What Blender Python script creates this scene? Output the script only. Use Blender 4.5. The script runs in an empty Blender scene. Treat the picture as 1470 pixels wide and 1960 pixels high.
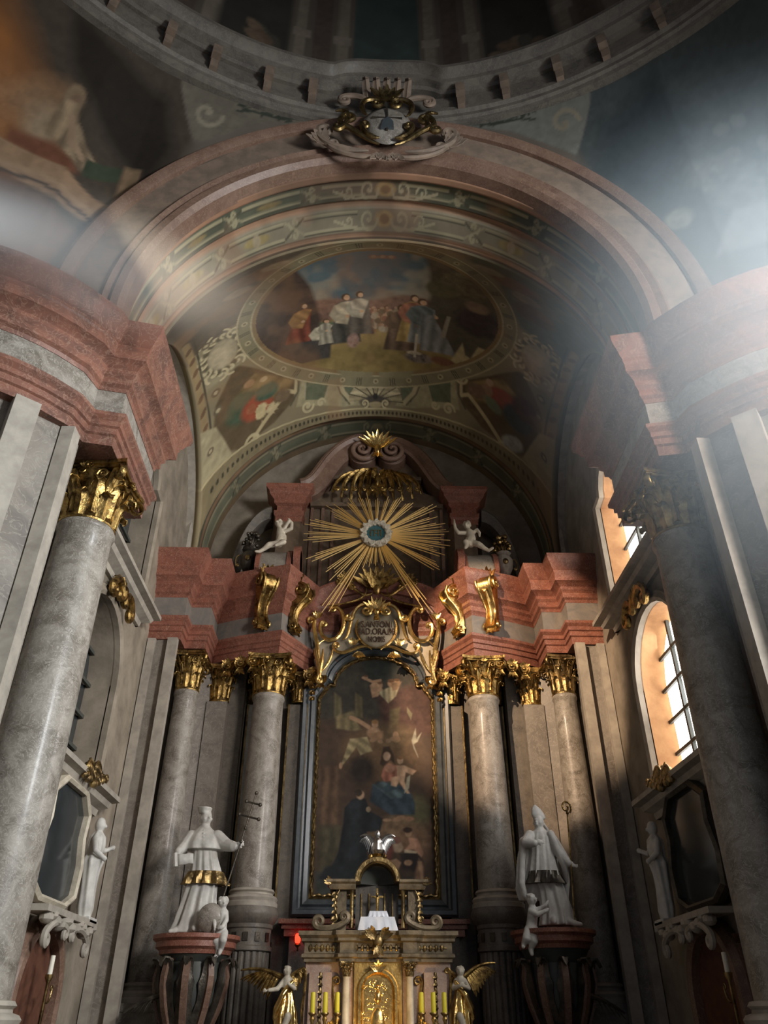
import bpy, bmesh, math, random
import numpy as np
from mathutils import Vector, Matrix
random.seed(7)
R = math.radians
PI = math.pi
S = bpy.context.scene
COL = S.collection

# ------------------------------------------------------------------ camera, world, lights
cam = bpy.data.objects.new('camera', bpy.data.cameras.new('camera'))
COL.objects.link(cam)
cam.location = (-.3, 0, 1.6)
PITCH = R(33.7); YAW = .029; FPX = 1472.0
cam.rotation_euler = (R(90) + PITCH, 0, -YAW)
cam.data.sensor_fit = 'VERTICAL'
cam.data.sensor_height = 36.0
cam.data.lens = 36.0 * FPX / 1960.0
cam.data.clip_start = .05; cam.data.clip_end = 200
S.camera = cam
S.view_settings.view_transform = 'Standard'
S.view_settings.look = 'None'
S.view_settings.gamma = 1
S.view_settings.use_curve_mapping = False
S.view_settings.exposure = -0.18
S.cycles.max_bounces = 6; S.cycles.diffuse_bounces = 4; S.cycles.glossy_bounces = 3
S.cycles.transmission_bounces = 3; S.cycles.volume_bounces = 0
S.cycles.caustics_reflective = False; S.cycles.caustics_refractive = False
S.cycles.sample_clamp_indirect = 4
S.cycles.volume_step_rate = 2.0; S.cycles.volume_max_steps = 48

W = bpy.data.worlds.new('world'); S.world = W; W.use_nodes = True
W.node_tree.nodes['Background'].inputs[0].default_value = (.75, .82, 1, 1)
W.node_tree.nodes['Background'].inputs[1].default_value = .14

def light(kind, name, loc, target, energy, color, **kw):
    d = bpy.data.lights.new(name, kind); d.energy = energy; d.color = color
    for k, v in kw.items(): setattr(d, k, v)
    o = bpy.data.objects.new(name, d); COL.objects.link(o); o.location = loc
    o.rotation_euler = (Vector(target) - Vector(loc)).to_track_quat('-Z', 'Y').to_euler()
    return o
# daylight of the nave behind the visitor
light('AREA', 'nave_daylight', (7.5, -5, 7.5), (-2.5, 14, 9.0), 230, (1, .88, .72), shape='RECTANGLE', size=6, size_y=4)
# windows of the right choir wall
light('AREA', 'choir_window_low_sun', (5.15, 12.0, 6.3), (-6, 13.4, 4.6), 120, (.93, .96, 1), shape='RECTANGLE', size=2.0, size_y=2.5, spread=R(120))
light('AREA', 'choir_window_high_sun', (5.15, 12.3, 10.1), (-6, 13.2, 8.0), 70, (1, .93, .82), shape='RECTANGLE', size=2.0, size_y=2.4, spread=R(120))
# high window of the crossing on the right, outside the frame: cool daylight over the left side of the choir
light('AREA', 'crossing_window_right', (8.8, .2, 8.8), (-3.5, 13.5, 7.5), 1350, (.92, .95, .96), shape='RECTANGLE', size=2.2, size_y=3.6, spread=R(110))
light('SPOT', 'crossing_haze_light', (7.6, 4.2, 8.2), (4.4, 6.4, 8.2), 520, (.60, .82, 1), spot_size=R(85), spot_blend=1, shadow_soft_size=.3)  # added mid-air spot without a fitting, makes the haze glow
light('SPOT', 'crossing_beam_left', (-8.6, 5.4, 10.8), (-1.9, 7.8, 9.95), 6800, (.80, .93, 1), spot_size=R(22), spot_blend=.9, shadow_soft_size=.1)
# low sun from a high left window onto the right half of the altar
light('SPOT', 'sun_shaft', (-6.2, 2.0, 13.2), (2.75, 15.7, 7.9), 21000, (1, .72, .48), spot_size=R(19), spot_blend=.35, shadow_soft_size=.06)
# lamp lighting the tabernacle from below
light('SPOT', 'tabernacle_lamp', (0, 12.6, .9), (0, 14.2, 2.0), 90, (1, .62, .2), spot_size=R(75), spot_blend=.8, shadow_soft_size=.15)

# ------------------------------------------------------------------ point of the place seen at a pixel of the photograph
def at(x, y, Y=None, X=None, Z=None):
    u = (x - 735) / FPX; v = (980 - y) / FPX
    f = math.cos(PITCH) - v * math.sin(PITCH); z = math.sin(PITCH) + v * math.cos(PITCH)
    r = (u * math.cos(YAW) + f * math.sin(YAW), f * math.cos(YAW) - u * math.sin(YAW), z)
    c = (-.3, 0, 1.6)
    t = (Y - c[1]) / r[1] if Y is not None else (X - c[0]) / r[0] if X is not None else (Z - c[2]) / r[2]
    return Vector([c[i] + t * r[i] for i in range(3)])

# ------------------------------------------------------------------ materials
def mat(name, base, rough=.6, metal=0.0, kind='plain', c2=None, c3=None, scale=2.0, bump=0.0, bscale=30, spec=.4, emit=None, estr=0, coat=0, dist=.02):
    m = bpy.data.materials.new(name); m.use_nodes = True
    nt = m.node_tree; N = nt.nodes; L = nt.links
    b = N['Principled BSDF']
    b.inputs['Roughness'].default_value = rough; b.inputs['Metallic'].default_value = metal
    b.inputs['Specular IOR Level'].default_value = spec
    if coat: b.inputs['Coat Weight'].default_value = coat; b.inputs['Coat Roughness'].default_value = .15
    tc = N.new('ShaderNodeTexCoord')
    if kind == 'plain':
        b.inputs['Base Color'].default_value = (*base, 1)
    elif kind in ('marble', 'mottle', 'stain'):
        n = N.new('ShaderNodeTexNoise'); n.inputs['Scale'].default_value = scale
        n.inputs['Detail'].default_value = 9; n.inputs['Roughness'].default_value = .62
        n.inputs['Distortion'].default_value = 1.4 if kind == 'marble' else .2
        L.new(tc.outputs['Object'], n.inputs['Vector'])
        r = N.new('ShaderNodeValToRGB'); L.new(n.outputs['Fac'], r.inputs['Fac'])
        e = r.color_ramp.elements
        e[0].position = .36; e[0].color = (*(c2 or base), 1); e[1].position = .62; e[1].color = (*base, 1)
        src = r.outputs['Color']
        if c3:
            n2 = N.new('ShaderNodeTexNoise'); n2.inputs['Scale'].default_value = scale * 3.1
            n2.inputs['Detail'].default_value = 6; n2.inputs['Distortion'].default_value = 2.5
            L.new(tc.outputs['Object'], n2.inputs['Vector'])
            r2 = N.new('ShaderNodeValToRGB'); L.new(n2.outputs['Fac'], r2.inputs['Fac'])
            q = r2.color_ramp.elements
            q[0].position = .47; q[0].color = (0, 0, 0, 1); q[1].position = .53; q[1].color = (0, 0, 0, 1)
            k = r2.color_ramp.elements.new(.5); k.color = (.75, .75, .75, 1)
            mx = N.new('ShaderNodeMix'); mx.data_type = 'RGBA'
            L.new(r2.outputs['Color'], mx.inputs[0]); L.new(src, mx.inputs[6]); mx.inputs[7].default_value = (*c3, 1)
            src = mx.outputs[2]
        L.new(src, b.inputs['Base Color'])
    elif kind == 'paint':
        a = N.new('ShaderNodeAttribute'); a.attribute_name = 'Col'
        L.new(a.outputs['Color'], b.inputs['Base Color'])
    if bump:
        n = N.new('ShaderNodeTexNoise'); n.inputs['Scale'].default_value = bscale; n.inputs['Detail'].default_value = 6
        L.new(tc.outputs['Object'], n.inputs['Vector'])
        bp = N.new('ShaderNodeBump'); bp.inputs['Strength'].default_value = bump; bp.inputs['Distance'].default_value = dist
        L.new(n.outputs['Fac'], bp.inputs['Height']); L.new(bp.outputs['Normal'], b.inputs['Normal'])
    if emit:
        b.inputs['Emission Color'].default_value = (*emit, 1); b.inputs['Emission Strength'].default_value = estr
    return m
M = dict(
    red=mat('red_marble', (.28, .105, .07), .42, kind='marble', c2=(.17, .065, .045), c3=(.44, .25, .18), scale=2.6, bump=.12),
    greym=mat('grey_marble', (.33, .30, .26), .45, kind='marble', c2=(.15, .13, .105), c3=(.46, .43, .38), scale=2.6, bump=.12, coat=.08),
    frieze=mat('grey_frieze_marble', (.24, .21, .18), .45, kind='marble', c2=(.17, .16, .15), scale=3.0),
    wall=mat('worn_plaster', (.33, .28, .22), .85, kind='mottle', c2=(.20, .17, .13), scale=1.7, bump=.3, bscale=9),
    pier=mat('stucco_marble', (.28, .25, .215), .5, kind='marble', c2=(.17, .15, .13), c3=(.35, .32, .27), scale=1.3, bump=.1),
    edge=mat('pale_stone_edge', (.42, .38, .32), .6, kind='mottle', c2=(.3, .27, .23), scale=4),
    dark=mat('dark_green_panel', (.07, .075, .068), .5, kind='mottle', c2=(.045, .05, .045), scale=2),
    altar=mat('retable_stone', (.17, .15, .125), .5, kind='marble', c2=(.10, .09, .08), c3=(.22, .19, .15), scale=2.3),
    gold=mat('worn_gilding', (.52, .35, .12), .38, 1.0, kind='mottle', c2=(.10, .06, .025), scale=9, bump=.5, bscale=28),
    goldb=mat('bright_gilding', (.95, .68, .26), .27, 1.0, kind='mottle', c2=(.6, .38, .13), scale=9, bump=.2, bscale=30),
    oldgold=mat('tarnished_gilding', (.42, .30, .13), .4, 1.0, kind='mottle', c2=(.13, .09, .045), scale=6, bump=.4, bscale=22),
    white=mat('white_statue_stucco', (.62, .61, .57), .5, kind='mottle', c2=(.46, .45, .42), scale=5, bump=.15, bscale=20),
    frame=mat('slate_blue_frame', (.085, .10, .11), .28, kind='marble', c2=(.05, .06, .068), scale=3, coat=.4),
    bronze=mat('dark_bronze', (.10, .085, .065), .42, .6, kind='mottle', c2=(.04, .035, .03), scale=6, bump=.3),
    paint=mat('fresco_paint', (.3, .3, .3), .85, kind='paint', bump=.12, bscale=14, spec=.25),
    oil=mat('oil_paint', (.3, .3, .3), .62, kind='paint', bump=.05, bscale=40, spec=.3),
    glassd=mat('dark_window_glass', (.035, .042, .045), .12, kind='mottle', c2=(.02, .025, .028), scale=2, spec=.6),
    glassl=mat('daylit_window_glass', (.9, .9, .9), .3, emit=(1, .96, .9), estr=6),
    cloth=mat('white_altar_cloth', (.75, .77, .82), .8, bump=.1),
    yellow=mat('yellow_candle_wax', (.72, .60, .03), .5, spec=.5),
    wax=mat('ivory_candle_wax', (.82, .78, .66), .5),
    redglass=mat('glowing_red_lamp_glass', (.7, .02, .01), .2, emit=(1, .03, .012), estr=5),
    silver=mat('silver', (.62, .62, .60), .28, 1.0, kind='mottle', c2=(.3, .3, .3), scale=9),
    floor=mat('floor_stone', (.16, .14, .12), .35, kind='marble', c2=(.1, .09, .08), scale=.8),
    wood=mat('reddish_brown_door_wood', (.15, .065, .04), .45, kind='marble', c2=(.08, .035, .024), scale=3),
    blueglass=mat('blue_green_medallion', (.05, .13, .14), .2, spec=.6),
    rose=mat('rose_brown_marble', (.21, .13, .095), .45, kind='marble', c2=(.15, .085, .06), c3=(.3, .2, .14), scale=2.2, bump=.1),
    cream=mat('cream_painted_ground', (.50, .43, .31), .6, kind='mottle', c2=(.38, .32, .22), scale=5),
    whitewarm=mat('warm_white_stucco', (.60, .54, .43), .5, kind='mottle', c2=(.42, .37, .29), scale=6, bump=.15),
    pinkm=mat('pale_pink_marble', (.46, .33, .26), .35, kind='marble', c2=(.34, .22, .17), c3=(.55, .45, .36), scale=4, coat=.2),
    oldstone=mat('brown_gilt_stone', (.27, .21, .13), .45, .3, kind='mottle', c2=(.12, .095, .06), scale=6, bump=.2),
    brass=mat('gold_panel', (.75, .50, .17), .36, .9, kind='mottle', c2=(.45, .28, .09), scale=8, bump=.2),
    roseplain=mat('rose_grey_stucco', (.26, .19, .14), .6, kind='mottle', c2=(.17, .13, .10), scale=4),
    raygold=mat('gilded_rays', (1.0, .74, .32), .5, .55, bump=.1),
    brownm=mat('brown_marble', (.19, .135, .09), .5, kind='marble', c2=(.11, .08, .055), scale=2.4),
    redbrown=mat('brown_red_marble', (.25, .11, .075), .5, kind='marble', c2=(.13, .065, .048), c3=(.36, .22, .16), scale=1.6, bump=.12),
    ink=mat('brown_lettering', (.07, .035, .02), .7),
    reveal=mat('ochre_window_reveal', (.50, .27, .12), .8, kind='mottle', c2=(.38, .19, .08), scale=3, bump=.2, bscale=8),  # warm orange of sunlight put into the base colour
)

# ------------------------------------------------------------------ mesh builder
class MB:
    def __init__(s): s.v = []; s.f = []
    def add(s, vs, fs):
        k = len(s.v); s.v += [tuple(p) for p in vs]; s.f += [tuple(i + k for i in f) for f in fs]; return s
    def box(s, x0, x1, y0, y1, z0, z1):
        return s.add([(x0,y0,z0),(x1,y0,z0),(x1,y1,z0),(x0,y1,z0),(x0,y0,z1),(x1,y0,z1),(x1,y1,z1),(x0,y1,z1)],
                     [(0,3,2,1),(4,5,6,7),(0,1,5,4),(1,2,6,5),(2,3,7,6),(3,0,4,7)])
    def grid(s, rows, cu=False, cv=False, caps=False):       # rows of points
        n = len(rows); m = len(rows[0]); vs = [p for r in rows for p in r]; fs = []
        for i in range(n if cv else n - 1):
            for j in range(m if cu else m - 1):
                a = i*m+j; b = i*m+(j+1) % m; c = ((i+1) % n)*m+(j+1) % m; d = ((i+1) % n)*m+j
                fs.append((a, b, c, d))
        if caps: fs.append(tuple(range(m))[::-1]); fs.append(tuple((n-1)*m+j for j in range(m)))
        return s.add(vs, fs)
    def sweep(s, path, prof, closed=False):                  # vertical-profile moulding along a plan path; closed profile (offset, z)
        P = [Vector(p[:2]) for p in path]; n = len(P); rows = []
        for i in range(n):
            a = P[i-1] if (i or closed) else None; b = P[(i+1) % n] if (i < n-1 or closed) else None
            d0 = (P[i]-a).normalized() if a is not None else None; d1 = (b-P[i]).normalized() if b is not None else None
            if d0 is None: d0 = d1
            if d1 is None: d1 = d0
            n0 = Vector((-d0.y, d0.x)); n1 = Vector((-d1.y, d1.x)); m = (n0+n1)
            m = m.normalized() if m.length > 1e-6 else n0
            k = min(2.2, 1/max(.3, m.dot(n0)))
            rows.append([(P[i].x+m.x*o*k, P[i].y+m.y*o*k, z) for o, z in prof])
        return s.grid(rows, cu=True, cv=closed, caps=not closed)
    def arc(s, cx, cz, prof, a0, a1, n=64, legs=None, sx=1):  # moulding swept round an arch in the XZ plane; prof = (radius, y) closed
        rows = []
        if legs is not None: rows.append([(cx+r*sx, y, legs) for r, y in prof])
        for i in range(n+1):
            a = a0+(a1-a0)*i/n
            rows.append([(cx+r*math.cos(a)*sx, y, cz+r*math.sin(a)) for r, y in prof])
        if legs is not None: rows.append([(cx-r*sx, y, legs) for r, y in prof])
        return s.grid(rows, cu=True, caps=True)
    def lathe(s, prof, c=(0,0,0), n=32, axis='z', flute=0, depth=0):
        rows = []
        for r, z in prof:
            ring = []
            for j in range(n):
                a = 2*PI*j/n; rr = r
                if flute: rr = r*(1-depth*max(0, math.cos(a*flute))**2)
                p = (rr*math.cos(a), rr*math.sin(a), z)
                if axis == 'y': p = (p[0], p[2], p[1])
                if axis == 'x': p = (p[2], p[0], p[1])
                ring.append((c[0]+p[0], c[1]+p[1], c[2]+p[2]))
            rows.append(ring)
        return s.grid(rows, cu=True, caps=True)
    def tube(s, pts, rad, n=8, flat=1.0):
        P = [Vector(p) for p in pts]; rows = []; up = None
        for i, p in enumerate(P):
            d = (P[min(i+1, len(P)-1)]-P[max(i-1, 0)])
            d = d.normalized() if d.length > 1e-9 else Vector((0,0,1))
            if up is None: up = Vector((0,1,0)) if abs(d.y) < .9 else Vector((1,0,0))
            a = d.cross(up)
            if a.length < 1e-4: a = d.cross(Vector((1,.3,.2)))
            a.normalize(); b = a.cross(d); up = b
            r = rad[i] if hasattr(rad, '__len__') else rad
            rows.append([tuple(p+a*math.cos(2*PI*j/n)*r+b*math.sin(2*PI*j/n)*r*flat) for j in range(n)])
        return s.grid(rows, cu=True, caps=True)
    def ball(s, c, r, n=14, m=9):
        r = (r, r, r) if not hasattr(r, '__len__') else r; rows = []
        for i in range(m):
            t = -PI/2+PI*(i+.02)/(m-1+.04) if m > 1 else 0
            t = -PI/2*.98+PI*.98*i/(m-1)
            rows.append([(c[0]+r[0]*math.cos(t)*math.cos(2*PI*j/n), c[1]+r[1]*math.cos(t)*math.sin(2*PI*j/n), c[2]+r[2]*math.sin(t)) for j in range(n)])
        return s.grid(rows, cu=True, caps=True)
    def prism(s, poly, y0, y1):                               # polygon in XZ pushed from y0 to y1
        n = len(poly)
        return s.add([(x, y0, z) for x, z in poly]+[(x, y1, z) for x, z in poly],
                     [tuple(range(n))[::-1], tuple(range(n, 2*n))]+[(i, (i+1) % n, n+(i+1) % n, n+i) for i in range(n)][::1])
    def merge(s, o, mtx=None):
        vs = [tuple(mtx @ Vector(p)) for p in o.v] if mtx is not None else o.v
        return s.add(vs, o.f)
    def mirror(s):
        o = MB(); o.v = [(-x, y, z) for x, y, z in s.v]; o.f = [f[::-1] for f in s.f]; return o
    def both(s): return MB().merge(s).merge(s.mirror())
    def build(s, name, m, parent=None, smooth=True, ang=35, fix=True):
        me = bpy.data.meshes.new(name); me.from_pydata(s.v, [], s.f); me.update()
        if fix:
            bm = bmesh.new(); bm.from_mesh(me); bmesh.ops.recalc_face_normals(bm, faces=bm.faces); bm.to_mesh(me); bm.free()
        me.materials.append(M[m] if isinstance(m, str) else m)
        if smooth:
            me.polygons.foreach_set('use_smooth', [True]*len(me.polygons))
            me.set_sharp_from_angle(angle=R(ang))
        o = bpy.data.objects.new(name, me); COL.objects.link(o)
        if parent is not None:
            o.parent = parent; o.matrix_parent_inverse = world_of(parent).inverted()
        return o
def world_of(o):
    m = o.matrix_basis.copy()
    if o.parent is not None: m = world_of(o.parent) @ o.matrix_parent_inverse @ m
    return m
def thing(name, label, cat, loc=(0,0,0), group=None):
    o = bpy.data.objects.new(name, None); COL.objects.link(o); o.location = loc; o.empty_display_size = .1
    o['label'] = label; o['category'] = cat
    if group: o['group'] = group
    return o
def tag(o, label, cat, group=None, kind=None):
    o['label'] = label; o['category'] = cat
    if group: o['group'] = group
    if kind: o['kind'] = kind
    return o
def struct(o, label=None, cat=None):
    o['kind'] = 'structure'
    if label: o['label'] = label; o['category'] = cat or 'structure'
    return o
def kids(o): return [c for c in bpy.data.objects if c.parent == o]
def copy_tree(o, parent=None):
    c = o.copy(); COL.objects.link(c)
    if parent is not None: c.parent = parent; c.matrix_parent_inverse = o.matrix_parent_inverse.copy()
    for ch in kids(o): copy_tree(ch, c)
    return c
def mirrored(o, label=None, dx=None):
    c = copy_tree(o); c.location.x = -o.location.x; c.scale.x = -1
    if label: c['label'] = label
    return c
def scroll(c, r0, turns, r_in, w0, w1, start=0, sgn=1, y=0, n=40, lift=0.0):   # spiral tube in the XZ plane: (points, radii)
    pts = []; rad = []
    for i in range(n+1):
        t = i/n; a = start+sgn*turns*2*PI*t; r = r0*(1-t)**1.15+r_in*t
        pts.append((c[0]+r*math.cos(a), y-lift*t, c[1]+r*math.sin(a))); rad.append(w0*(1-t)+w1*t)
    return pts, rad
def bez(p, n=16):
    p = [Vector(q) for q in p]; out = []
    for i in range(n+1):
        t = i/n; q = p[:]
        while len(q) > 1: q = [q[k]*(1-t)+q[k+1]*t for k in range(len(q)-1)]
        out.append(tuple(q[0]))
    return out
def leaf(mb, pts, wid, thick=.02, lobes=5, side=(1,0,0), cup=.25, n=14):     # acanthus leaf along a curve of points, scalloped edges, a raised midrib
    P = [Vector(p) for p in pts]; side = Vector(side).normalized(); rows = []
    m = len(P)
    for i, p in enumerate(P):
        t = i/(m-1); d = (P[min(i+1, m-1)]-P[max(i-1, 0)]).normalized(); nrm = side.cross(d).normalized()
        w = wid*(math.sin(PI*min(1, .12+.88*t)**.8)**.7)*(1-.28*abs(math.sin(lobes*PI*t)))+.004
        row = []
        for k, q in enumerate((-1, -.5, 0, .5, 1)):
            row.append(p+side*w*q+nrm*(-abs(q)**1.5*cup*w+(thick*.9 if k == 2 else 0)+(-thick*.3 if k in (1, 3) else 0)))
        for q in (1, 0, -1):
            row.append(p+side*w*q*.96+nrm*(-abs(q)**1.5*cup*w-thick))
        rows.append([tuple(v) for v in row])
    return mb.grid(rows, cu=True, caps=True)

# ------------------------------------------------------------------ painting by hand on the vertices of a surface
_rs = np.random.RandomState(3); _LT = _rs.rand(64, 64)
def vnoise(u, v):
    iu = np.floor(u).astype(int); iv = np.floor(v).astype(int); fu = u-iu; fv = v-iv
    fu = fu*fu*(3-2*fu); fv = fv*fv*(3-2*fv)
    g = lambda a, b: _LT[a % 64, b % 64]
    return (g(iu, iv)*(1-fu)+g(iu+1, iv)*fu)*(1-fv)+(g(iu, iv+1)*(1-fu)+g(iu+1, iv+1)*fu)*fv
def fbm(u, v, o=4):
    a = 0; w = .5; t = 0
    for k in range(o): a = a+w*vnoise(u*2**k+17*k, v*2**k+9*k); t += w; w *= .55
    return a/t
class Paint:
    def __init__(s, U, V, base):
        s.U = np.asarray(U, float); s.V = np.asarray(V, float); s.C = np.tile(np.array(base, float), (len(s.U), 1))
    def _mix(s, idx, a, col, tex=.0, tf=6):
        col = np.array(col, float)
        if tex:
            n = fbm(s.U[idx]*tf, s.V[idx]*tf)-.5; colv = col*(1+tex*2*n[:, None])
        else: colv = col
        s.C[idx] = s.C[idx]*(1-a[:, None])+colv*a[:, None]
    def mottle(s, amt, f, o=5):
        n = fbm(s.U*f, s.V*f, o)-.5; s.C *= (1+2*amt*n[:, None])
    def wash(s, col, amt, f, thr=.5, soft=.12):
        n = fbm(s.U*f+31, s.V*f+7); a = np.clip((n-thr)/soft, 0, 1)*amt; s._mix(np.arange(len(s.U)), a, col)
    def blob(s, u, v, ru, rv, col, rot=0, soft=.35, a=1, tex=.25, tf=9, wob=.12):
        m = max(ru, rv)*1.6
        idx = np.where((abs(s.U-u) < m) & (abs(s.V-v) < m))[0]
        if not len(idx): return
        c, q = math.cos(rot), math.sin(rot); du = s.U[idx]-u; dv = s.V[idx]-v
        d = np.hypot((du*c+dv*q)/ru, (-du*q+dv*c)/rv)
        if wob: d = d+wob*(fbm(s.U[idx]/m*3+u*5, s.V[idx]/m*3+v*3, 3)-.5)*2
        s._mix(idx, np.clip((1-d)/soft+.5, 0, 1)*a, col, tex, tf)
    def poly(s, pts, col, soft=.02, a=1, tex=.25, tf=9, fold=0, ff=9, fdir=(1, 0)):
        P = np.array(pts, float); lo = P.min(0)-soft*2; hi = P.max(0)+soft*2
        idx = np.where((s.U > lo[0]) & (s.U < hi[0]) & (s.V > lo[1]) & (s.V < hi[1]))[0]
        if not len(idx): return
        x = s.U[idx]; y = s.V[idx]; ins = np.zeros(len(idx), bool); dm = np.full(len(idx), 1e9)
        n = len(P)
        for i in range(n):
            x0, y0 = P[i]; x1, y1 = P[(i+1) % n]
            c = ((y0 > y) != (y1 > y)) & (x < (x1-x0)*(y-y0)/((y1-y0) if abs(y1-y0) > 1e-12 else 1e-12)+x0); ins ^= c
            L = (x1-x0)**2+(y1-y0)**2+1e-12; t = np.clip(((x-x0)*(x1-x0)+(y-y0)*(y1-y0))/L, 0, 1)
            dm = np.minimum(dm, np.hypot(x-x0-t*(x1-x0), y-y0-t*(y1-y0)))
        sd = np.where(ins, dm, -dm); al = np.clip(sd/soft+.5, 0, 1)*a
        col = np.array(col, float); k = np.ones(len(idx))
        if tex: k = k*(1+tex*2*(fbm(x*tf, y*tf)-.5))
        if fold: k = k*(1+fold*np.sin((x*fdir[0]+y*fdir[1])*ff+3*fbm(x*3, y*3)))
        s.C[idx] = s.C[idx]*(1-al[:, None])+col*k[:, None]*al[:, None]
    def line(s, pts, w, col, a=1, soft=None, closed=False, tex=.15):
        P = np.array(pts, float); soft = soft or w*.6; m = w+soft
        lo = P.min(0)-m; hi = P.max(0)+m
        idx = np.where((s.U > lo[0]) & (s.U < hi[0]) & (s.V > lo[1]) & (s.V < hi[1]))[0]
        if not len(idx): return
        x = s.U[idx]; y = s.V[idx]; dm = np.full(len(idx), 1e9); n = len(P)
        for i in range(n if closed else n-1):
            x0, y0 = P[i]; x1, y1 = P[(i+1) % n]
            L = (x1-x0)**2+(y1-y0)**2+1e-12; t = np.clip(((x-x0)*(x1-x0)+(y-y0)*(y1-y0))/L, 0, 1)
            dm = np.minimum(dm, np.hypot(x-x0-t*(x1-x0), y-y0-t*(y1-y0)))
        s._mix(idx, np.clip((w-dm)/soft+.5, 0, 1)*a, col, tex)
    def spiral(s, u, v, r, turns, w, col, start=0, sgn=1, a=1):
        pts = [(u+r*(1-t)*math.cos(start+sgn*turns*2*PI*t), v+r*(1-t)*math.sin(start+sgn*turns*2*PI*t)) for t in [i/28 for i in range(29)]]
        s.line(pts, w, col, a)
    def person(s, u, v, h, robe, skin=(.45, .3, .2), lean=0, w=.34, robe2=None, hair=(.08, .05, .03), arm=None, sc=1.0):
        # v = feet, h = height, figure with head, hair, robed torso, folds and arms; sc = width per height unit
        H = h; W_ = h*w*sc; lx = lean*h*sc
        X = lambda a, b: (u+a*W_+lx*b, v+b*H)
        s.poly([X(-.75, 0), X(.8, 0), X(.62, .35), X(.5, .6), X(.52, .8), X(.15, .86), X(-.15, .86), X(-.5, .8), X(-.45, .6), X(-.6, .3)], robe, h*.03, fold=.35, ff=26/h)
        if robe2: s.poly([X(-.45, .42), X(.15, .36), X(.5, .8), X(.1, .85), X(-.2, .84), X(-.5, .78)], robe2, h*.03, fold=.3, ff=30/h, fdir=(.7, .7))
        s.poly([X(-.5, .8), X(-.75, .6), X(-.5, .45), X(.1, .5), X(.1, .56), X(-.4, .6)], tuple(c*.9 for c in (robe2 or robe)), h*.03)
        if arm is not None: s.line([X(.4, .76), X(*arm)], h*.035, skin)
        s.blob(*X(.12, .53), h*.04*sc, h*.035, skin)
        s.blob(*X(0, .95), h*.065*sc, h*.075, hair); s.blob(*X(.05, .93), h*.048*sc, h*.058, skin)
    def out(s): return np.clip(s.C, .003, 1)
def painted(name, rows, paint, m, parent=None, keep=None):     # rows: n x m x 3 array of points; paint: n*m colours
    A = np.array(rows, float); n, k, _ = A.shape
    i, j = np.meshgrid(np.arange(n-1), np.arange(k-1), indexing='ij')
    q = np.stack([i*k+j, i*k+j+1, (i+1)*k+j+1, (i+1)*k+j], -1).reshape(-1, 4)
    if keep is not None: q = q[keep(A.reshape(-1, 3)[q].mean(1))]
    me = bpy.data.meshes.new(name); V = A.reshape(-1, 3)
    me.vertices.add(len(V)); me.vertices.foreach_set('co', V.ravel())
    me.loops.add(q.size); me.loops.foreach_set('vertex_index', q.ravel().astype('i'))
    me.polygons.add(len(q)); me.polygons.foreach_set('loop_start', np.arange(len(q), dtype='i')*4)
    me.polygons.foreach_set('use_smooth', np.ones(len(q), bool))
    me.update(calc_edges=True); me.validate()
    at_ = me.color_attributes.new('Col', 'FLOAT_COLOR', 'POINT')
    C = np.ones((len(V), 4)); C[:, :3] = paint; at_.data.foreach_set('color', C.ravel())
    me.materials.append(M[m]); o = bpy.data.objects.new(name, me); COL.objects.link(o)
    if parent is not None: o.parent = parent; o.matrix_parent_inverse = world_of(parent).inverted()
    return o
def solid(o, t=.03, off=-1):
    s = o.modifiers.new('thickness', 'SOLIDIFY'); s.thickness = t; s.offset = off; return o
# ================================================================== THE BUILDING
ZC = 10.3; ZA = 8.3
# floor
struct(MB().box(-10, 10, -9, 18.2, -.2, 0).build('floor', 'floor', smooth=False))

# profiles (offset towards the church, height), closed loops with a back inside the wall
P_ARCH = [(-.6, 8.30), (0, 8.30), (0, 8.46), (.035, 8.48), (.035, 8.58), (.07, 8.60), (.07, 8.68), (.13, 8.74), (.13, 8.80), (-.6, 8.80)]
P_FRIEZE = [(-.6, 8.80), (.02, 8.80), (.02, 9.26), (-.6, 9.26)]
P_CORN = [(-.6, 9.26), (.03, 9.26), (.05, 9.32), (.10, 9.36), (.10, 9.47), (.15, 9.53), (.15, 9.60), (.21, 9.66), (.29, 9.70), (.29, 9.86),
          (.31, 9.89), (.31, 9.94), (.35, 9.98), (.38, 10.06), (.45, 10.15), (.47, 10.24), (.47, 10.30), (-.6, 10.30)]
def scaled(prof, k): return [(o*k if o > 0 else o, z) for o, z in prof]
def arc_pts(cx, cy, r, a0, a1, n):
    return [(cx+r*math.cos(R(a0+(a1-a0)*i/n)), cy+r*math.sin(R(a0+(a1-a0)*i/n))) for i in range(n+1)]
# crossing pier plan, right side: convex-concave diagonal, then the block over the column
ent_path = [(8.6, 3.6), (7.6, 5.5), (6.6, 6.45)] + arc_pts(6.3, 9.35, 2.35, 262, 216, 7)[:-1] + [(4.32, 8.06), (4.22, 8.42), (3.84, 8.50), (3.86, 10.35), (4.9, 10.35)]
pier_path = [(8.6, 3.75), (7.65, 5.6), (6.65, 6.6)] + arc_pts(6.35, 9.45, 2.32, 262, 216, 7)[:-1] + [(4.36, 8.16), (4.30, 8.5), (4.66, 8.62), (4.66, 10.3), (4.9, 10.3)]
def mir(o_mb, name, m, names=('right', 'left'), **kw):
    a = o_mb.build(name + '_' + names[0], m, **kw); b = o_mb.mirror().build(name + '_' + names[1], m, **kw)
    struct(a); struct(b); return a, b
prof_pier = [(-.6, 0), (.12, 0), (.12, .9), (.04, .98), (0, 1.05), (0, 8.30), (-.6, 8.30)]
mir(MB().sweep(pier_path, prof_pier), 'wall_crossing_pier', 'pier', ang=30)
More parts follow.
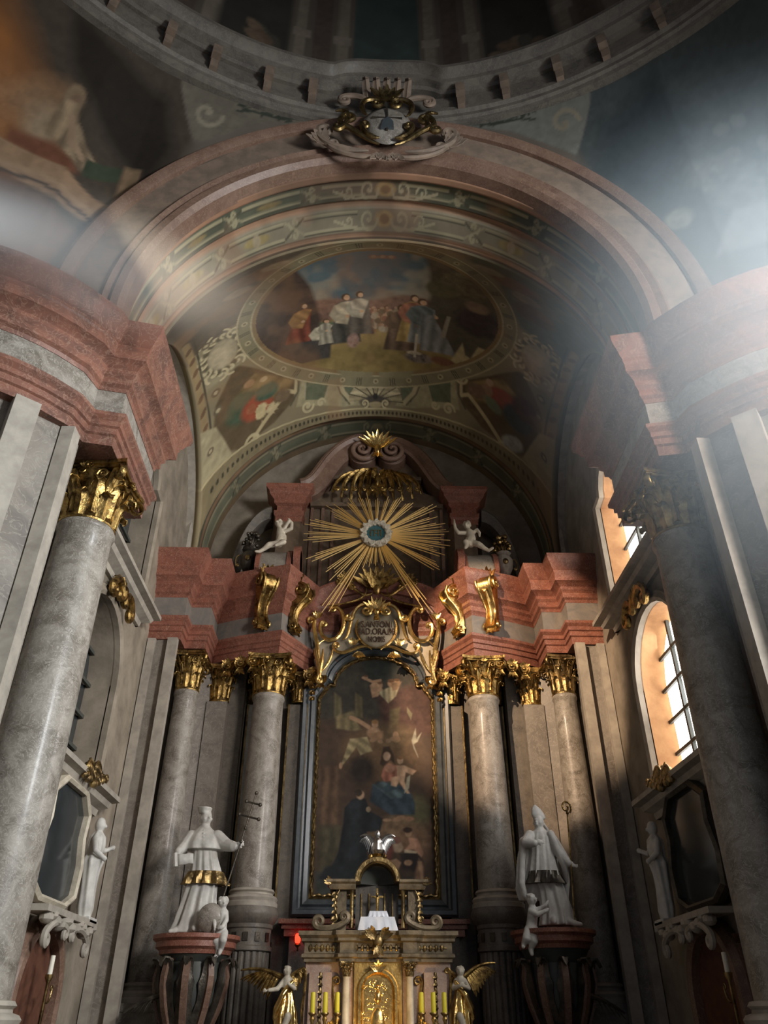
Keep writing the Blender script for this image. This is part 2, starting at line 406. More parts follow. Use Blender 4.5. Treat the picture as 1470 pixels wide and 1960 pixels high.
# flat pale strips on the piers
st = MB()
for (x, y, w, nx, ny) in ((4.70, 7.62, .16, -.64, -.77), (5.35, 7.25, .14, -.42, -.9), (6.25, 7.0, .14, -.2, -.97)):
    d = Vector((-ny, nx)); c = Vector((x, y)); n = Vector((nx, ny))
    q = [c-d*w, c+d*w]; 
    st.add([(q[0].x+n.x*.09, q[0].y+n.y*.09, 1.05), (q[1].x+n.x*.09, q[1].y+n.y*.09, 1.05), (q[1].x-n.x*.3, q[1].y-n.y*.3, 1.05), (q[0].x-n.x*.3, q[0].y-n.y*.3, 1.05),
            (q[0].x+n.x*.09, q[0].y+n.y*.09, 8.3), (q[1].x+n.x*.09, q[1].y+n.y*.09, 8.3), (q[1].x-n.x*.3, q[1].y-n.y*.3, 8.3), (q[0].x-n.x*.3, q[0].y-n.y*.3, 8.3)],
           [(0,3,2,1),(4,5,6,7),(0,1,5,4),(1,2,6,5),(2,3,7,6),(3,0,4,7)])
st.box(4.22, 4.40, 8.08, 8.3, 1.05, 8.3)
mir(st, 'trim_pier_strip', 'edge', smooth=False)
for prof, nm, m in ((P_ARCH, 'architrave', 'redbrown'), (P_FRIEZE, 'frieze', 'greym'), (P_CORN, 'cornice', 'redbrown')):
    mir(MB().sweep(ent_path, prof), 'trim_crossing_'+nm, m, ang=30)
# choir corner and outer column block, entablature of the altar end
ent2 = [(4.9, 14.95), (4.12, 14.95), (4.12, 15.42), (3.68, 15.42), (3.68, 16.3)]
for prof, nm, m in ((scaled(P_ARCH, .9), 'architrave', 'red'), (scaled(P_FRIEZE, 1), 'frieze', 'frieze'), (scaled(P_CORN, .85), 'cornice', 'red')):
    mir(MB().sweep(ent2, prof), 'trim_choir_'+nm, m, ang=30)
cp = [(4.9, 15.0), (4.36, 15.0), (4.36, 16.05), (3.45, 16.3), (3.45, 17.0)]
mir(MB().sweep(cp, [(-.5, 0), (.08, 0), (.08, 1.2), (0, 1.25), (0, 8.30), (-.5, 8.30)]), 'wall_choir_corner', 'pier', ang=30)
sp = MB().box(4.16, 4.36, 14.86, 15.0, 1.25, 8.3).box(4.62, 4.78, 14.9, 15.0, 1.25, 8.3)
mir(sp, 'trim_choir_corner_strip', 'edge', smooth=False)

# ---- side walls of the choir, with two windows and their splays
def hole_rect_arch(y0, y1, z0, z1, rise, n=14):               # arched opening in the YZ plane
    c = (y0+y1)/2; w = (y1-y0)/2
    return [(y0, z0), (y1, z0)] + [(c+w*math.cos(PI*i/n), z1-rise+rise*math.sin(PI*i/n)) for i in range(n+1)]
def hole_shaped(y0, y1, z0, z1):
    c = (y0+y1)/2; w = (y1-y0)/2; p = [(y0, z0), (y1, z0), (y1, z1-.75), (c+w*.72, z1-.7)]
    p += [(c+w*.72*math.cos(PI*i/10), z1-.7+.7*math.sin(PI*i/10)) for i in range(1, 10)]
    return p + [(c-w*.72, z1-.7), (y0, z1-.75)]
H_LOW = hole_rect_arch(11.0, 13.3, 4.95, 7.75, 1.1)
H_HIGH = hole_shaped(11.2, 13.75, 8.75, 11.7)
def plate(loops, x):                                           # planar plate with holes at X=x
    bm = bmesh.new(); es = []
    for lp in loops:
        vs = [bm.verts.new((x, y, z)) for y, z in lp]
        es += [bm.edges.new((vs[i], vs[(i+1) % len(vs)])) for i in range(len(vs))]
    bmesh.ops.triangle_fill(bm, use_beauty=True, use_dissolve=False, edges=es)
    mb = MB(); bm.verts.index_update(); mb.v = [tuple(v.co) for v in bm.verts]; mb.f = [tuple(v.index for v in f.verts) for f in bm.faces]; bm.free()
    return mb
outer = [(10.3, 0), (17.3, 0), (17.3, 11.3)] + [(13.5+3.4*math.cos(PI*i/24), 11.3+3.4*math.sin(PI*i/24)) for i in range(25)] + [(10.3, 11.3)]
for sx, side in ((1, 'right'), (-1, 'left')):
    w = plate([outer, H_LOW, H_HIGH], 4.8*sx).merge(plate([outer, H_LOW, H_HIGH], 5.40*sx))
    struct(w.build('wall_'+side, 'wall', smooth=False))
    for k, H in enumerate((H_LOW, H_HIGH)):
        rv = MB().grid([[(4.8*sx, y, z) for y, z in H], [(5.40*sx, y, z) for y, z in H]], cu=True)
        o = rv.build('window_%d' % (k+1+(2 if sx < 0 else 0)), 'reveal' if sx > 0 else 'wall', ang=30, fix=False); struct(o)  # sun-tinted colour on the bright side only
        y0 = min(p[0] for p in H); y1 = max(p[0] for p in H); z0 = min(p[1] for p in H); z1 = max(p[1] for p in H)
        g = MB(); g.add([(5.25*sx, y, z) for y, z in H], [tuple(range(len(H)))])
        g.build('glass_pane', 'glassl' if sx > 0 else 'glassd', parent=o, smooth=False)
        fr = MB(); xx = 5.18*sx; n = 3
        for i in range(1, n): yy = y0+(y1-y0)*i/n; fr.box(xx-.03, xx+.03, yy-.035, yy+.035, z0, z1)
        for i in range(1, 5): zz = z0+(z1-z0)*i/5; fr.box(xx-.025, xx+.025, y0, y1, zz-.03, zz+.03)
        fr.build('muntins', 'dark', parent=o, smooth=False)
        # moulded surround on the wall
        c = ((y0+y1)/2, (z0+z1)/2); big = lambda s, x: [(x*sx, c[0]+(y-c[0])*s, c[1]+(z-c[1])*s) for y, z in H]
        sr = MB().grid([big(1.0, 4.82), big(1.0, 4.70), big(1.05, 4.66), big(1.10, 4.70), big(1.13, 4.69), big(1.15, 4.74), big(1.15, 4.82)], cu=True)
        sr.build('moulded_surround', 'wall', parent=o, ang=30)
# sills / balcony ledges under the windows
for sx in (1, -1):
    L = MB()
    for z, y0, y1, d in ((8.35, 11.0, 13.95, .38), (4.72, 10.8, 13.6, .34)):
        L.sweep([(4.8, y0), (4.8-.01, y0), (4.79, y1), (4.8, y1)], [(-.1, z-.22), (.06, z-.22), (.08, z-.12), (d*.6, z-.06), (d*.7, z+.02), (d, z+.06), (d, z+.14), (-.1, z+.14)])
    L = L if sx > 0 else L.mirror()
    struct(L.build('trim_window_ledge_'+('right' if sx > 0 else 'left'), 'edge', ang=30))

# ---- sail vault over the choir, painted
def vault_z(x, y): return 11.3+math.sqrt(max(0, 5.5**2-x*x-(y-13.5)**2))
# ---- arches: triumphal arch (face, soffit) and altar arch
tr = MB()
c1, r1 = 11.25, 4.4
prof = [(4.42, 10.62), (4.42, 10.42), (4.52, 10.36), (4.6, 10.5), (4.75, 10.62)]
mats = []
def arch(name, rows, cz, m, legs, n=80):
    return struct(MB().arc(0, cz, rows, 0, PI, n=n, legs=legs).build(name, m, ang=30))
# archivolt on the crossing face: red roll, grey band, red inner mouldings
arch('trim_archivolt_outer', [(5.28, 9.3), (5.28, 8.60), (5.36, 8.54), (5.46, 8.52), (5.54, 8.60), (5.60, 8.62), (5.64, 8.70), (5.64, 9.3)], 11.45, 'rose', 9.9)
arch('trim_archivolt_band', [(4.62, 9.3), (4.62, 8.68), (5.32, 8.68), (5.32, 9.3)], 11.45, 'roseplain', 9.9)
arch('trim_archivolt_inner', [(4.30, 9.0), (4.30, 8.72), (4.38, 8.62), (4.50, 8.60), (4.56, 8.66), (4.66, 8.60), (4.74, 8.66), (4.74, 9.0)], 11.38, 'rose', 9.9)
# soffit of the triumphal arch, painted: bands run along the arch, panels between scrolls
n, k = 520, 46
ys = np.linspace(8.95, 10.62, k); aa = np.linspace(0, PI, n); rows = []
U = []; V = []
for a in aa:
    row = []
    for y in ys:
        t = (y-8.95)/1.67
        r = 4.36+(.10 if t > .1 else 0)+(.06 if .42 < t < .5 else 0)+(.02 if t > .9 else 0)
        row.append((r*math.cos(a), y, 11.3+r*math.sin(a))); U.append((a-PI/2)*4.4); V.append(t)
    rows.append(row)
p = Paint(U, V, (.21, .18, .135))
def band(p, v0, v1, col, a=1, tex=.2):
    idx = np.where((p.V >= v0) & (p.V <= v1))[0]; p._mix(idx, np.full(len(idx), float(a)), col, tex, 3)
band(p, 0, .12, (.30, .17, .105)); band(p, .12, .40, (.09, .095, .065)); band(p, .40, .50, (.31, .19, .12))
band(p, .50, .86, (.235, .205, .145)); band(p, .86, .95, (.34, .215, .14)); band(p, .95, 1, (.12, .09, .06))
for v in (.12, .40, .50, .86, .95): band(p, v-.008, v+.008, (.1, .07, .05), .7)
pale = (.36, .32, .21); shd = (.07, .065, .045)
def panel_lines(p, v0, v1, half, marks, pale, shd):
    for s in (-1, 1):
        u = half*.30
        for m_ in marks:
            u1 = m_-.22
            for vv in (v0, v1):
                p.line([(s*u, vv), (s*u1, vv)], .018, pale, tex=0); p.line([(s*u, vv+.035), (s*u1, vv+.035)], .014, shd, .8, tex=0)
            p.spiral(s*m_, v0+.03, .11, 1.3, .022, pale, 0 if s > 0 else PI, s); p.spiral(s*m_, v1-.02, .10, 1.3, .022, pale, 0 if s > 0 else PI, -s)
            p.line([(s*(m_-.2), v0), (s*(m_+.2), v1)], .02, shd, .7); p.line([(s*(m_+.2), v0), (s*(m_-.2), v1)], .02, pale, .7)
            u = m_+.25
        for vv in (v0, v1): p.line([(s*u, vv), (s*7.2, vv)], .018, pale, tex=0)
panel_lines(p, .19, .33, 1.4, (1.5, 3.2, 4.9), (.30, .27, .17), shd)
panel_lines(p, .56, .79, 1.9, (1.9, 3.6, 5.2), pale, shd)
for v0, h in ((.26, .1), (.67, .12)):                          # ornaments on the crown
    p.blob(0, v0, .2, h, (.40, .28, .12)); p.blob(0, v0, .1, h*.6, (.2, .12, .05))
    for s in (-1, 1):
        p.spiral(s*.34, v0, .2, 1.4, .022, pale, PI if s > 0 else 0, -s); p.spiral(s*.75, v0+.02, .12, 1.2, .018, pale, 0, s)
        p.line([(s*.2, v0+h), (s*.6, v0+h*1.2), (s*1.05, v0)], .02, pale)
for s in (-1, 1):
    for u, v in ((2.75, .68), (4.4, .68), (5.8, .68)):
        p.blob(s*u, v, .3, .07, (.30, .24, .11)); p.blob(s*u, v, .09, .09, (.36, .30, .2)); 
    for u in (2.4, 4.1): p.blob(s*u, .26, .25, .04, (.2, .15, .07))
p.mottle(.3, 1.2); p.wash((.30, .16, .1), .35, .9); p.wash((.05, .045, .035), .45, .5, .56)
o = struct(painted('ceiling_triumphal_arch', rows, p.out(), 'paint')); solid(o, .25, 1)
# below the springing: jambs of the arch
mir(MB().box(4.36, 4.8, 8.95, 10.62, 10.3, 11.32), 'trim_arch_jamb', 'wall', smooth=False)

# sail vault
n, k = 420, 300
xs = np.linspace(-4.62, 4.62, n); ys = np.linspace(10.5, 16.5, k)
XX, YY = np.meshgrid(xs, ys, indexing='ij')
ZZ = 11.3+np.sqrt(np.clip(5.5**2-XX**2-(YY-13.5)**2, .0, None))
p = Paint(XX.ravel(), YY.ravel(), (.175, .155, .105))
exec_vault = True
def oval_pt(a, s=1.0, grow=0.0):
    x = math.cos(a); y = math.sin(a)
    return (-.08+(3.05*s+grow)*x, 13.13+(2.16*s+grow)*y)
ov = lambda s=1, g=0, n=72: [oval_pt(2*PI*i/n, s, g) for i in range(n)]
# architecture painted round the medallion
p.poly([(-4.6, 10.5), (-1.5, 10.5), (-2.6, 11.2), (-3.4, 12.6), (-4.6, 12.9)], (.085, .07, .055), .15)      # cloud and figure in the corner
p.poly([(4.6, 10.5), (1.5, 10.5), (2.6, 11.2), (3.4, 12.6), (4.6, 12.9)], (.085, .09, .07), .15)
for s in (-1, 1):
    p.blob(s*3.0, 11.1, .5, .25, (.15, .09, .06)); p.blob(s*2.4, 10.95, .35, .14, (.2, .17, .12)); p.blob(s*3.6, 11.9, .45, .3, (.11, .075, .05)); p.blob(s*3.3, 11.45, .3, .16, (.20, .16, .12))
    # pendentive figure groups framed by a curved border
    p.poly([(s*2.3, 15.1), (s*3.0, 14.6), (s*3.7, 13.95), (s*4.25, 14.7), (s*4.4, 15.7), (s*3.7, 16.2), (s*2.9, 16.05), (s*2.35, 15.7)], (.085, .065, .04), .06)
    p.poly([(s*2.35, 15.15), (s*3.3, 14.5), (s*3.9, 14.9), (s*2.6, 15.6)], (.16, .12, .06), .08, fold=.3, ff=14, fdir=(.3, 1))
    p.line([(s*2.25, 15.0), (s*2.3, 15.5), (s*2.5, 15.40), (s*3.4, 16.1)], .05, (.34, .30, .19)); p.line([(s*2.2, 15.0), (s*2.24, 15.5), (s*2.45, 15.8)], .03, shd, .8)
    # side cartouche: pale shield with curling frame
    cx, cy = s*3.92, 13.35
    p.poly([(s*3.45, 12.75), (s*4.5, 12.8), (s*4.55, 14.2), (s*3.5, 13.95)], (.20, .185, .13), .08)
    for i in range(14):
        a = 2*PI*i/14; p.spiral(cx+.46*math.cos(a), cy+.60*math.sin(a), .17, 1.2, .03, (.35, .32, .22), a, 1 if i % 2 else -1)
        p.blob(cx+.40*math.cos(a+.2), cy+.52*math.sin(a+.2), .08, .09, (.09, .08, .055), soft=.6)
    p.blob(cx, cy, .32, .44, (.25, .225, .165), soft=.2); p.blob(cx+s*.06, cy+.06, .22, .3, (.31, .28, .21), soft=.8)
    # outer ribbon border along the side arches
    p.line([(s*4.35, 12.2), (s*4.42, 13.5), (s*4.38, 15.4)], .02, (.06, .055, .04)); p.line([(s*4.5, 12.2), (s*4.52, 13.5), (s*4.5, 15.6)], .07, (.22, .17, .1))
    for i in range(8): p.blob(s*4.5, 12.5+i*.42, .05, .12, (.12, .08, .05), rot=.5)
    for y in (12.75, 14.35, 14.85): p.blob(s*4.2, y, .1, .1, (.10, .085, .06)); p.blob(s*4.2, y, .05, .05, (.28, .25, .17))
    # pale dado with scroll in the corner below
    p.poly([(s*4.28, 15.2), (s*4.6, 15.0), (s*4.62, 16.5), (s*4.1, 16.5), (s*3.95, 16.1)], (.27, .25, .17), .04); p.blob(s*4.42, 15.6, .07, .07, (.1, .08, .06)); p.blob(s*4.42, 15.6, .035, .035, (.3, .26, .18))
    # green panels and pale struts between medallion and altar arch
    p.poly([(s*.95, 15.3), (s*2.1, 15.1), (s*2.3, 15.9), (s*1.0, 16.2), (s*.5, 16.2)], (.25, .235, .16), .04)
    p.poly([(s*1.35, 15.35), (s*2.0, 15.22), (s*2.05, 15.8), (s*1.55, 15.92)], (.095, .11, .075), .03)
    p.poly([(s*.62, 15.45), (s*1.05, 15.42), (s*.95, 16.05), (s*.65, 16.1)], (.10, .115, .08), .03)
    p.line([(s*1.15, 15.35), (s*1.0, 15.8), (s*.75, 16.1)], .06, (.33, .30, .2)); p.line([(s*1.22, 15.38), (s*1.08, 15.82), (s*.82, 16.14)], .025, shd, .7)
    p.spiral(s*2.25, 15.02, .17, 1.5, .035, (.35, .31, .2), 0, s); p.spiral(s*2.0, 15.98, .17, 1.5, .03, (.36, .33, .22), 0, -s); p.spiral(s*1.62, 15.98, .12, 1.3, .03, (.36, .33, .22), 0, s)
    p.spiral(s*3.5, 16.2, .2, 1.6, .035, (.36, .33, .22), 0, s); p.blob(s*3.2, 16.25, .18, .1, (.12, .07, .045))
# figures in the pendentives (broken plaster showing pale)
p.blob(-3.65, 15.2, .42, .38, (.05, .075, .05)); p.blob(-3.3, 15.4, .4, .3, (.22, .06, .035)); p.blob(-3.05, 15.15, .3, .22, (.05, .085, .06)); p.blob(-3.45, 14.7, .13, .1, (.26, .17, .1)); p.blob(-3.2, 15.62, .16, .2, (.38, .33, .2), wob=.5); p.blob(-3.45, 15.40, .12, .12, (.24, .09, .05)); p.blob(-2.95, 15.65, .14, .14, (.36, .31, .2), wob=.5); p.blob(-3.1, 14.78, .1, .07, (.36, .28, .17)); p.blob(-2.65, 15.45, .2, .18, (.12, .09, .06))
p.blob(3.35, 15.05, .38, .25, (.20, .065, .05)); p.blob(2.95, 15.05, .16, .16, (.2, .13, .09)); p.blob(3.0, 14.8, .1, .1, (.28, .2, .15)); p.blob(2.7, 15.2, .25, .2, (.14, .1, .07)); p.blob(3.75, 15.3, .35, .3, (.05, .06, .065)); p.blob(3.7, 15.95, .28, .16, (.24, .26, .25), rot=-.5, tex=.5); p.blob(3.9, 14.95, .3, .3, (.07, .04, .04)); p.blob(3.15, 15.35, .25, .14, (.11, .13, .09), rot=.5)
# shell and cartouche over the altar arch
for i in range(9):
    a = PI*(i+.5)/9; c0 = (-.08, 16.1)
    p.poly([(c0[0]+.1*math.cos(a), c0[1]-.1*math.sin(a)), (c0[0]+.78*math.cos(a-.15), c0[1]-.62*math.sin(a-.15)), (c0[0]+.78*math.cos(a+.15), c0[1]-.62*math.sin(a+.15))], (.33, .30, .21) if i % 2 else (.24, .215, .145), .02, fold=.2, ff=40, fdir=(0, 1))
    p.line([(c0[0], c0[1]), (c0[0]+.8*math.cos(a-.17), c0[1]-.64*math.sin(a-.17))], .012, shd)
p.blob(-.08, 16.12, .42, .17, (.06, .055, .05)); p.blob(-.08, 16.2, .2, .08, (.28, .25, .16)); p.blob(-.08, 15.98, .07, .09, (.03, .03, .03))
for s in (-1, 1): p.spiral(-.08+s*.3, 16.16, .12, 1.4, .025, (.35, .32, .21), PI/2, s)
# dentilled moulding along the altar arch
p.poly([(x, 16.30-abs(x)**2*.012) for x in np.linspace(-4.6, 4.6, 30)]+[(4.6, 16.5), (-4.6, 16.5)], (.16, .14, .09), .02)
for x in np.arange(-4.4, 4.41, .115): p.blob(x, 16.40-abs(x)**2*.006, .03, .045, (.04, .038, .028), wob=0)
p.line([(x, 16.30-abs(x)**2*.012) for x in np.linspace(-4.6, 4.6, 30)], .02, (.34, .31, .2))
# medallion frame: egg and dart outer band, studs, inner gold moulding
p.line(ov(1, .28), .17, (.155, .145, .095), closed=True, soft=.03); p.line(ov(1, .44), .018, (.30, .27, .18), closed=True); p.line(ov(1, .12), .018, (.28, .25, .17), closed=True)
for i in range(44):
    x, y = oval_pt(2*PI*i/44, 1, .27)
    if i % 2: p.blob(x, y, .075, .075, (.27, .245, .165)); p.blob(x, y, .035, .035, (.11, .09, .06))
    else:
        for q in (-.05, 0, .05):
            x, y = oval_pt(2*PI*i/44+q*.35, 1, .17); x2, y2 = oval_pt(2*PI*i/44+q*.35, 1, .38); p.line([(x, y), (x2, y2)], .012, (.06, .055, .04))
p.line(ov(1, .04), .05, (.16, .115, .06), closed=True)
for s in (-1, 1): p.line([(s*.95-.08, 15.12), (s*.85-.08, 15.28), (-.08+s*.2, 15.33)], .13, (.17, .155, .10))
# the painting: sky, hills, crowd round a priest
ins = ((p.U+.08)/3.05)**2+((p.V-13.13)/2.16)**2 < 1
O = Paint(p.U[ins], p.V[ins], (.12, .15, .15))
sky = np.clip((13.6-O.V)/2.4, 0, 1)
O.C[:] = np.array((.16, .165, .155)); O.wash((.075, .115, .145), .9, .8, .45, .1); O.wash((.28, .255, .2), .8, .65, .52, .12); O.wash((.17, .125, .10), .5, 1.1, .55)
O.poly([(-3.2, 13.1), (-1.6, 12.75), (-.2, 12.95), (.6, 12.7), (3.1, 12.9), (3.1, 13.7), (-3.2, 13.7)], (.17, .105, .085), .12, tex=.4)
O.poly([(-3.2, 13.55), (3.1, 13.5), (3.1, 15.5), (-3.2, 15.5)], (.24, .175, .08), .12, tex=.35, tf=4)
O.poly([(-3.2, 14.4), (3.2, 14.5), (3.2, 15.5), (-3.2, 15.5)], (.165, .13, .055), .25, tex=.35, tf=5); O.blob(-.7, 13.75, .8, .14, (.09, .12, .07)); O.blob(-1.6, 13.7, .5, .14, (.1, .13, .085))
O.poly([(-3.2, 11.3), (-2.1, 11.2), (-1.75, 12.2), (-1.55, 13.5), (-1.9, 14.6), (-3.2, 14.6)], (.055, .04, .035), .12)                     # dark rock at left
O.poly([(.9, 10.8), (3.1, 10.9), (3.1, 14.6), (1.5, 14.3), (1.1, 13.6), (1.25, 12.6), (1.15, 11.7)], (.07, .065, .05), .15)                # dark grove at right
O.blob(2.0, 11.9, .7, .5, (.11, .095, .06), tex=.5); O.blob(1.5, 12.3, .4, .3, (.095, .085, .05)); O.blob(2.5, 13.1, .6, .5, (.045, .035, .035)); O.blob(2.4, 12.6, .3, .2, (.15, .11, .08))
def per(x, y, h, *a, **k):                                     # figures stand with their feet towards the altar
    T = Paint(O.U[:1], O.V[:1], (0, 0, 0)); T.U = O.U; T.V = -O.V; T.C = O.C; T.person(x, -y, h, *a, **k)
for x, h, c in ((-.3, .75, (.19, .12, .08)), (-.05, .7, (.14, .1, .08)), (.15, .8, (.2, .11, .07)), (.35, .7, (.16, .12, .1)), (-.15, .55, (.25, .2, .15)), (.5, .8, (.1, .07, .05))):
    per(x, 13.95, h, c, skin=(.3, .19, .13))
for i in range(26):
    x = -.55+1.15*random.random(); y = 13.1+.8*random.random(); O.blob(x, y, .055, .05, (.33, .22, .15)); O.blob(x, y+.13, .09, .10, random.choice(((.2, .1, .07), (.24, .2, .14), (.1, .085, .06), (.3, .26, .2))))
per(-.95, 14.35, 1.65, (.06, .06, .055), robe2=(.38, .34, .26), lean=.03); per(-.55, 14.1, 1.45, (.10, .09, .08), robe2=(.36, .33, .27)); O.blob(-.72, 14.3, .16, .22, (.24, .16, .14), tex=.6)
per(-2.2, 14.1, 1.3, (.14, .045, .03), robe2=(.24, .14, .06), lean=.2); per(-1.75, 14.55, 1.05, (.035, .035, .04), robe2=(.38, .36, .29), lean=.25, sc=1.3); O.poly([(-2.6, 14.0), (-1.3, 14.2), (-1.35, 14.75), (-2.2, 14.75)], (.045, .042, .04), .06); per(-1.45, 14.3, .8, (.25, .24, .2))
per(.55, 14.6, 1.5, (.10, .07, .05), sc=1.2); per(.85, 14.3, 1.6, (.28, .2, .08), robe2=(.26, .12, .08), arm=(1.1, .6)); per(1.2, 14.3, 1.5, (.16, .17, .17), robe2=(.11, .13, .13), lean=-.08, sc=1.2); O.poly([(1.05, 13.3), (1.35, 13.3), (2.1, 14.45), (1.1, 14.5)], (.17, .18, .185), .05, fold=.3, ff=20)
O.poly([(1.72, 13.2), (1.82, 13.2), (1.74, 13.95), (1.62, 13.95)], (.24, .22, .18), .03); O.poly([(1.95, 14.6), (2.2, 13.95), (2.3, 14.3), (2.45, 14.35), (2.6, 13.9), (2.9, 13.9), (2.6, 14.6), (2.1, 14.85)], (.30, .26, .15), .05, tex=.3); O.blob(1.1, 14.75, .4, .15, (.13, .11, .1), tex=.8); O.blob(1.75, 14.7, .35, .12, (.14, .07, .045)); O.blob(.95, 14.62, .2, .06, (.33, .29, .22), tex=.7); O.poly([(.96, 14.0), (1.03, 14.0), (1.01, 14.75), (.94, 14.75)], (.33, .3, .24), .02)
for x in (-.22, .0, .2): O.blob(x, 11.25, .12, .09, (.2, .12, .09)); O.blob(x, 11.24, .06, .06, (.27, .19, .14))
O.mottle(.22, 1.6); p.C[ins] = O.C
p.mottle(.22, 1.1); p.wash((.055, .045, .035), .5, .35, .55); p.wash((.24, .14, .08), .3, .8, .58); p.C *= np.array((1.5, 1.4, 1.25))
rows = np.stack([XX, YY, ZZ], -1)
o = struct(painted('ceiling_choir_vault', rows, p.out(), 'paint')); solid(o, .2, 1)
# side arches of the vault
sa = MB()
for sx in (1, -1):
    rws = []
    for i in range(49):
        a = PI*i/48; rws.append([(sx*x, 13.5+r*math.cos(a), 11.3+r*math.sin(a)) for r, x in ((2.98, 4.85), (2.98, 4.5), (3.06, 4.46), (3.2, 4.5), (3.3, 4.62), (3.3, 4.85))])
    o = MB().grid(rws, cu=True, caps=True).build('trim_side_arch_'+('right' if sx > 0 else 'left'), 'edge', ang=30); struct(o)
# altar arch
arch('trim_altar_arch_outer', [(4.62, 16.9), (4.62, 16.42), (4.7, 16.36), (4.82, 16.40), (4.9, 16.5), (4.9, 16.9)], 11.6, 'edge', 10.3)
n, k = 460, 30; U = []; V = []; rows = []
for a in np.linspace(0, PI, n):
    row = []
    for t in np.linspace(0, 1, k):
        if t < .45: r = 4.78-t/.45*.36; y = 16.46+t*.12
        else: r = 4.42-.02*(t-.45); y = 16.52+(t-.45)/.55*1.15
        row.append((r*math.cos(a), y, 11.5+r*math.sin(a))); U.append((a-PI/2)*4.6); V.append(t)
    rows.append(row)
p = Paint(U, V, (.18, .16, .11))
band(p, 0, .14, (.22, .12, .08)); band(p, .14, .34, (.17, .165, .11)); band(p, .34, .45, (.09, .10, .07)); band(p, .45, .55, (.27, .17, .10)); band(p, .55, .84, (.165, .17, .115)); band(p, .84, 1, (.21, .15, .09))
for v in (.14, .34, .45, .55, .84): band(p, v-.012, v+.012, (.07, .055, .04), .8)
for u0, v0 in ((0, .25), (0, .7)):
    p.blob(u0, v0, .14, .07, (.38, .31, .17))
    for s in (-1, 1): p.spiral(s*.3, v0, .15, 1.4, .02, pale, PI if s > 0 else 0, -s)
panel_lines(p, .18, .31, 1.2, (1.4, 3.1, 4.8), pale, shd); panel_lines(p, .6, .79, 1.2, (1.6, 3.2, 4.8), pale, shd)
p.mottle(.25, 1.2); p.wash((.05, .045, .035), .4, .5, .56)
o = struct(painted('ceiling_altar_arch', rows, p.out(), 'paint')); solid(o, .15, 1)
# end wall of the apse behind the altar
struct(MB().box(-5.4, 5.4, 17.6, 17.9, 0, 16.6).build('wall_back', 'wall', smooth=False))

# ---- crossing shell: walls above the cornice and pendentives, painted
def planA(L):
    s = np.sign(L)+(L == 0); L = abs(L); a = np.clip((L-5.4)/3.6, 0, PI/2)
    x = np.where(L < 5.4, L, 5.4+3.6*np.sin(a)); y = np.where(L < 5.4, 8.95, 5.35+3.6*np.cos(a))
    y = np.where(L > 5.4+3.6*PI/2, 5.35-(L-5.4-3.6*PI/2), y); return s*x, y
Ls = np.linspace(-16, 16, 600); Zs = np.linspace(10.1, 17.25, 150); LL, Z2 = np.meshgrid(Ls, Zs, indexing='ij')
ax, ay = planA(LL); az = np.arctan2(ax, ay-.24); tk = np.clip((Z2-10.3)/6.9, 0, 1)**(1.6+1.6*np.clip((6.2-np.abs(LL))/1.2, 0, 1))
rows = np.stack([ax*(1-tk)+8.65*np.sin(az)*tk, ay*(1-tk)+(.24+8.65*np.cos(az))*tk, Z2], -1)
p = Paint(LL.ravel(), Z2.ravel(), (.12, .10, .08))
# left pendentive: warm gloom, a seated veiled figure over a balustrade
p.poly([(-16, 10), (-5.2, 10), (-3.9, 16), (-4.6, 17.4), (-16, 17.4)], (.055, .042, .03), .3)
p.poly([(-9.5, 12.4), (-7.2, 13.6), (-6.3, 14.7), (-7.0, 15.3), (-7.9, 16.2), (-9.0, 16.8), (-10, 17)], (.19, .075, .022), .8, tex=.5, tf=1.2)
p.blob(-7.6, 14.7, .9, .8, (.24, .11, .045), soft=1.2); p.blob(-7.2, 15.3, .6, .35, (.22, .13, .07), soft=1.2, rot=.6); p.blob(-6.9, 14.9, .35, .4, (.26, .19, .12), soft=1.1)
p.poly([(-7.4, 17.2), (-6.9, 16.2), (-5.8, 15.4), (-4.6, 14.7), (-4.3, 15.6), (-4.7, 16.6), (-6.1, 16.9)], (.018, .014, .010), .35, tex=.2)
p.blob(-6.60, 15.66, .20, .26, (.20, .14, .085)); p.blob(-6.56, 15.64, .10, .14, (.17, .11, .07), soft=.8); p.poly([(-6.8, 15.55), (-6.45, 15.6), (-6.35, 15.2), (-6.5, 14.8), (-6.9, 14.8)], (.25, .18, .11), .06, fold=.3, ff=18); p.poly([(-6.4, 15.3), (-6.1, 15.0), (-5.7, 14.75), (-6.0, 14.45), (-6.6, 14.7)], (.22, .16, .10), .08, fold=.4, ff=14); p.line([(-6.5, 15.3), (-6.35, 14.85), (-6.05, 14.7)], .07, (.28, .19, .12)); p.poly([(-7.4, 14.6), (-6.6, 14.7), (-6.0, 14.4), (-6.4, 14.1), (-7.4, 14.2)], (.14, .055, .03), .12)
p.poly([(-7.6, 14.35), (-6.3, 14.35), (-5.5, 14.1), (-5.0, 14.0), (-5.1, 13.5), (-7.6, 13.9)], (.25, .16, .095), .05); p.poly([(-5.95, 14.75), (-5.15, 14.95), (-5.2, 14.6), (-5.9, 14.4)], (.04, .05, .03), .03)
p.line([(-7.8, 13.9), (-6.6, 14.05), (-5.6, 13.85), (-5.0, 13.45)], .05, (.30, .2, .12)); p.line([(-7.8, 13.75), (-6.6, 13.9), (-5.6, 13.7), (-5.0, 13.3)], .03, (.06, .04, .03))
p.poly([(-5.15, 15.0), (-4.8, 15.0), (-4.8, 13.9), (-5.15, 13.9)], (.18, .12, .07), .05); p.poly([(-16, 13.5), (-6.5, 13.7), (-5.2, 13.1), (-5.0, 10), (-16, 10)], (.13, .075, .05), .15)
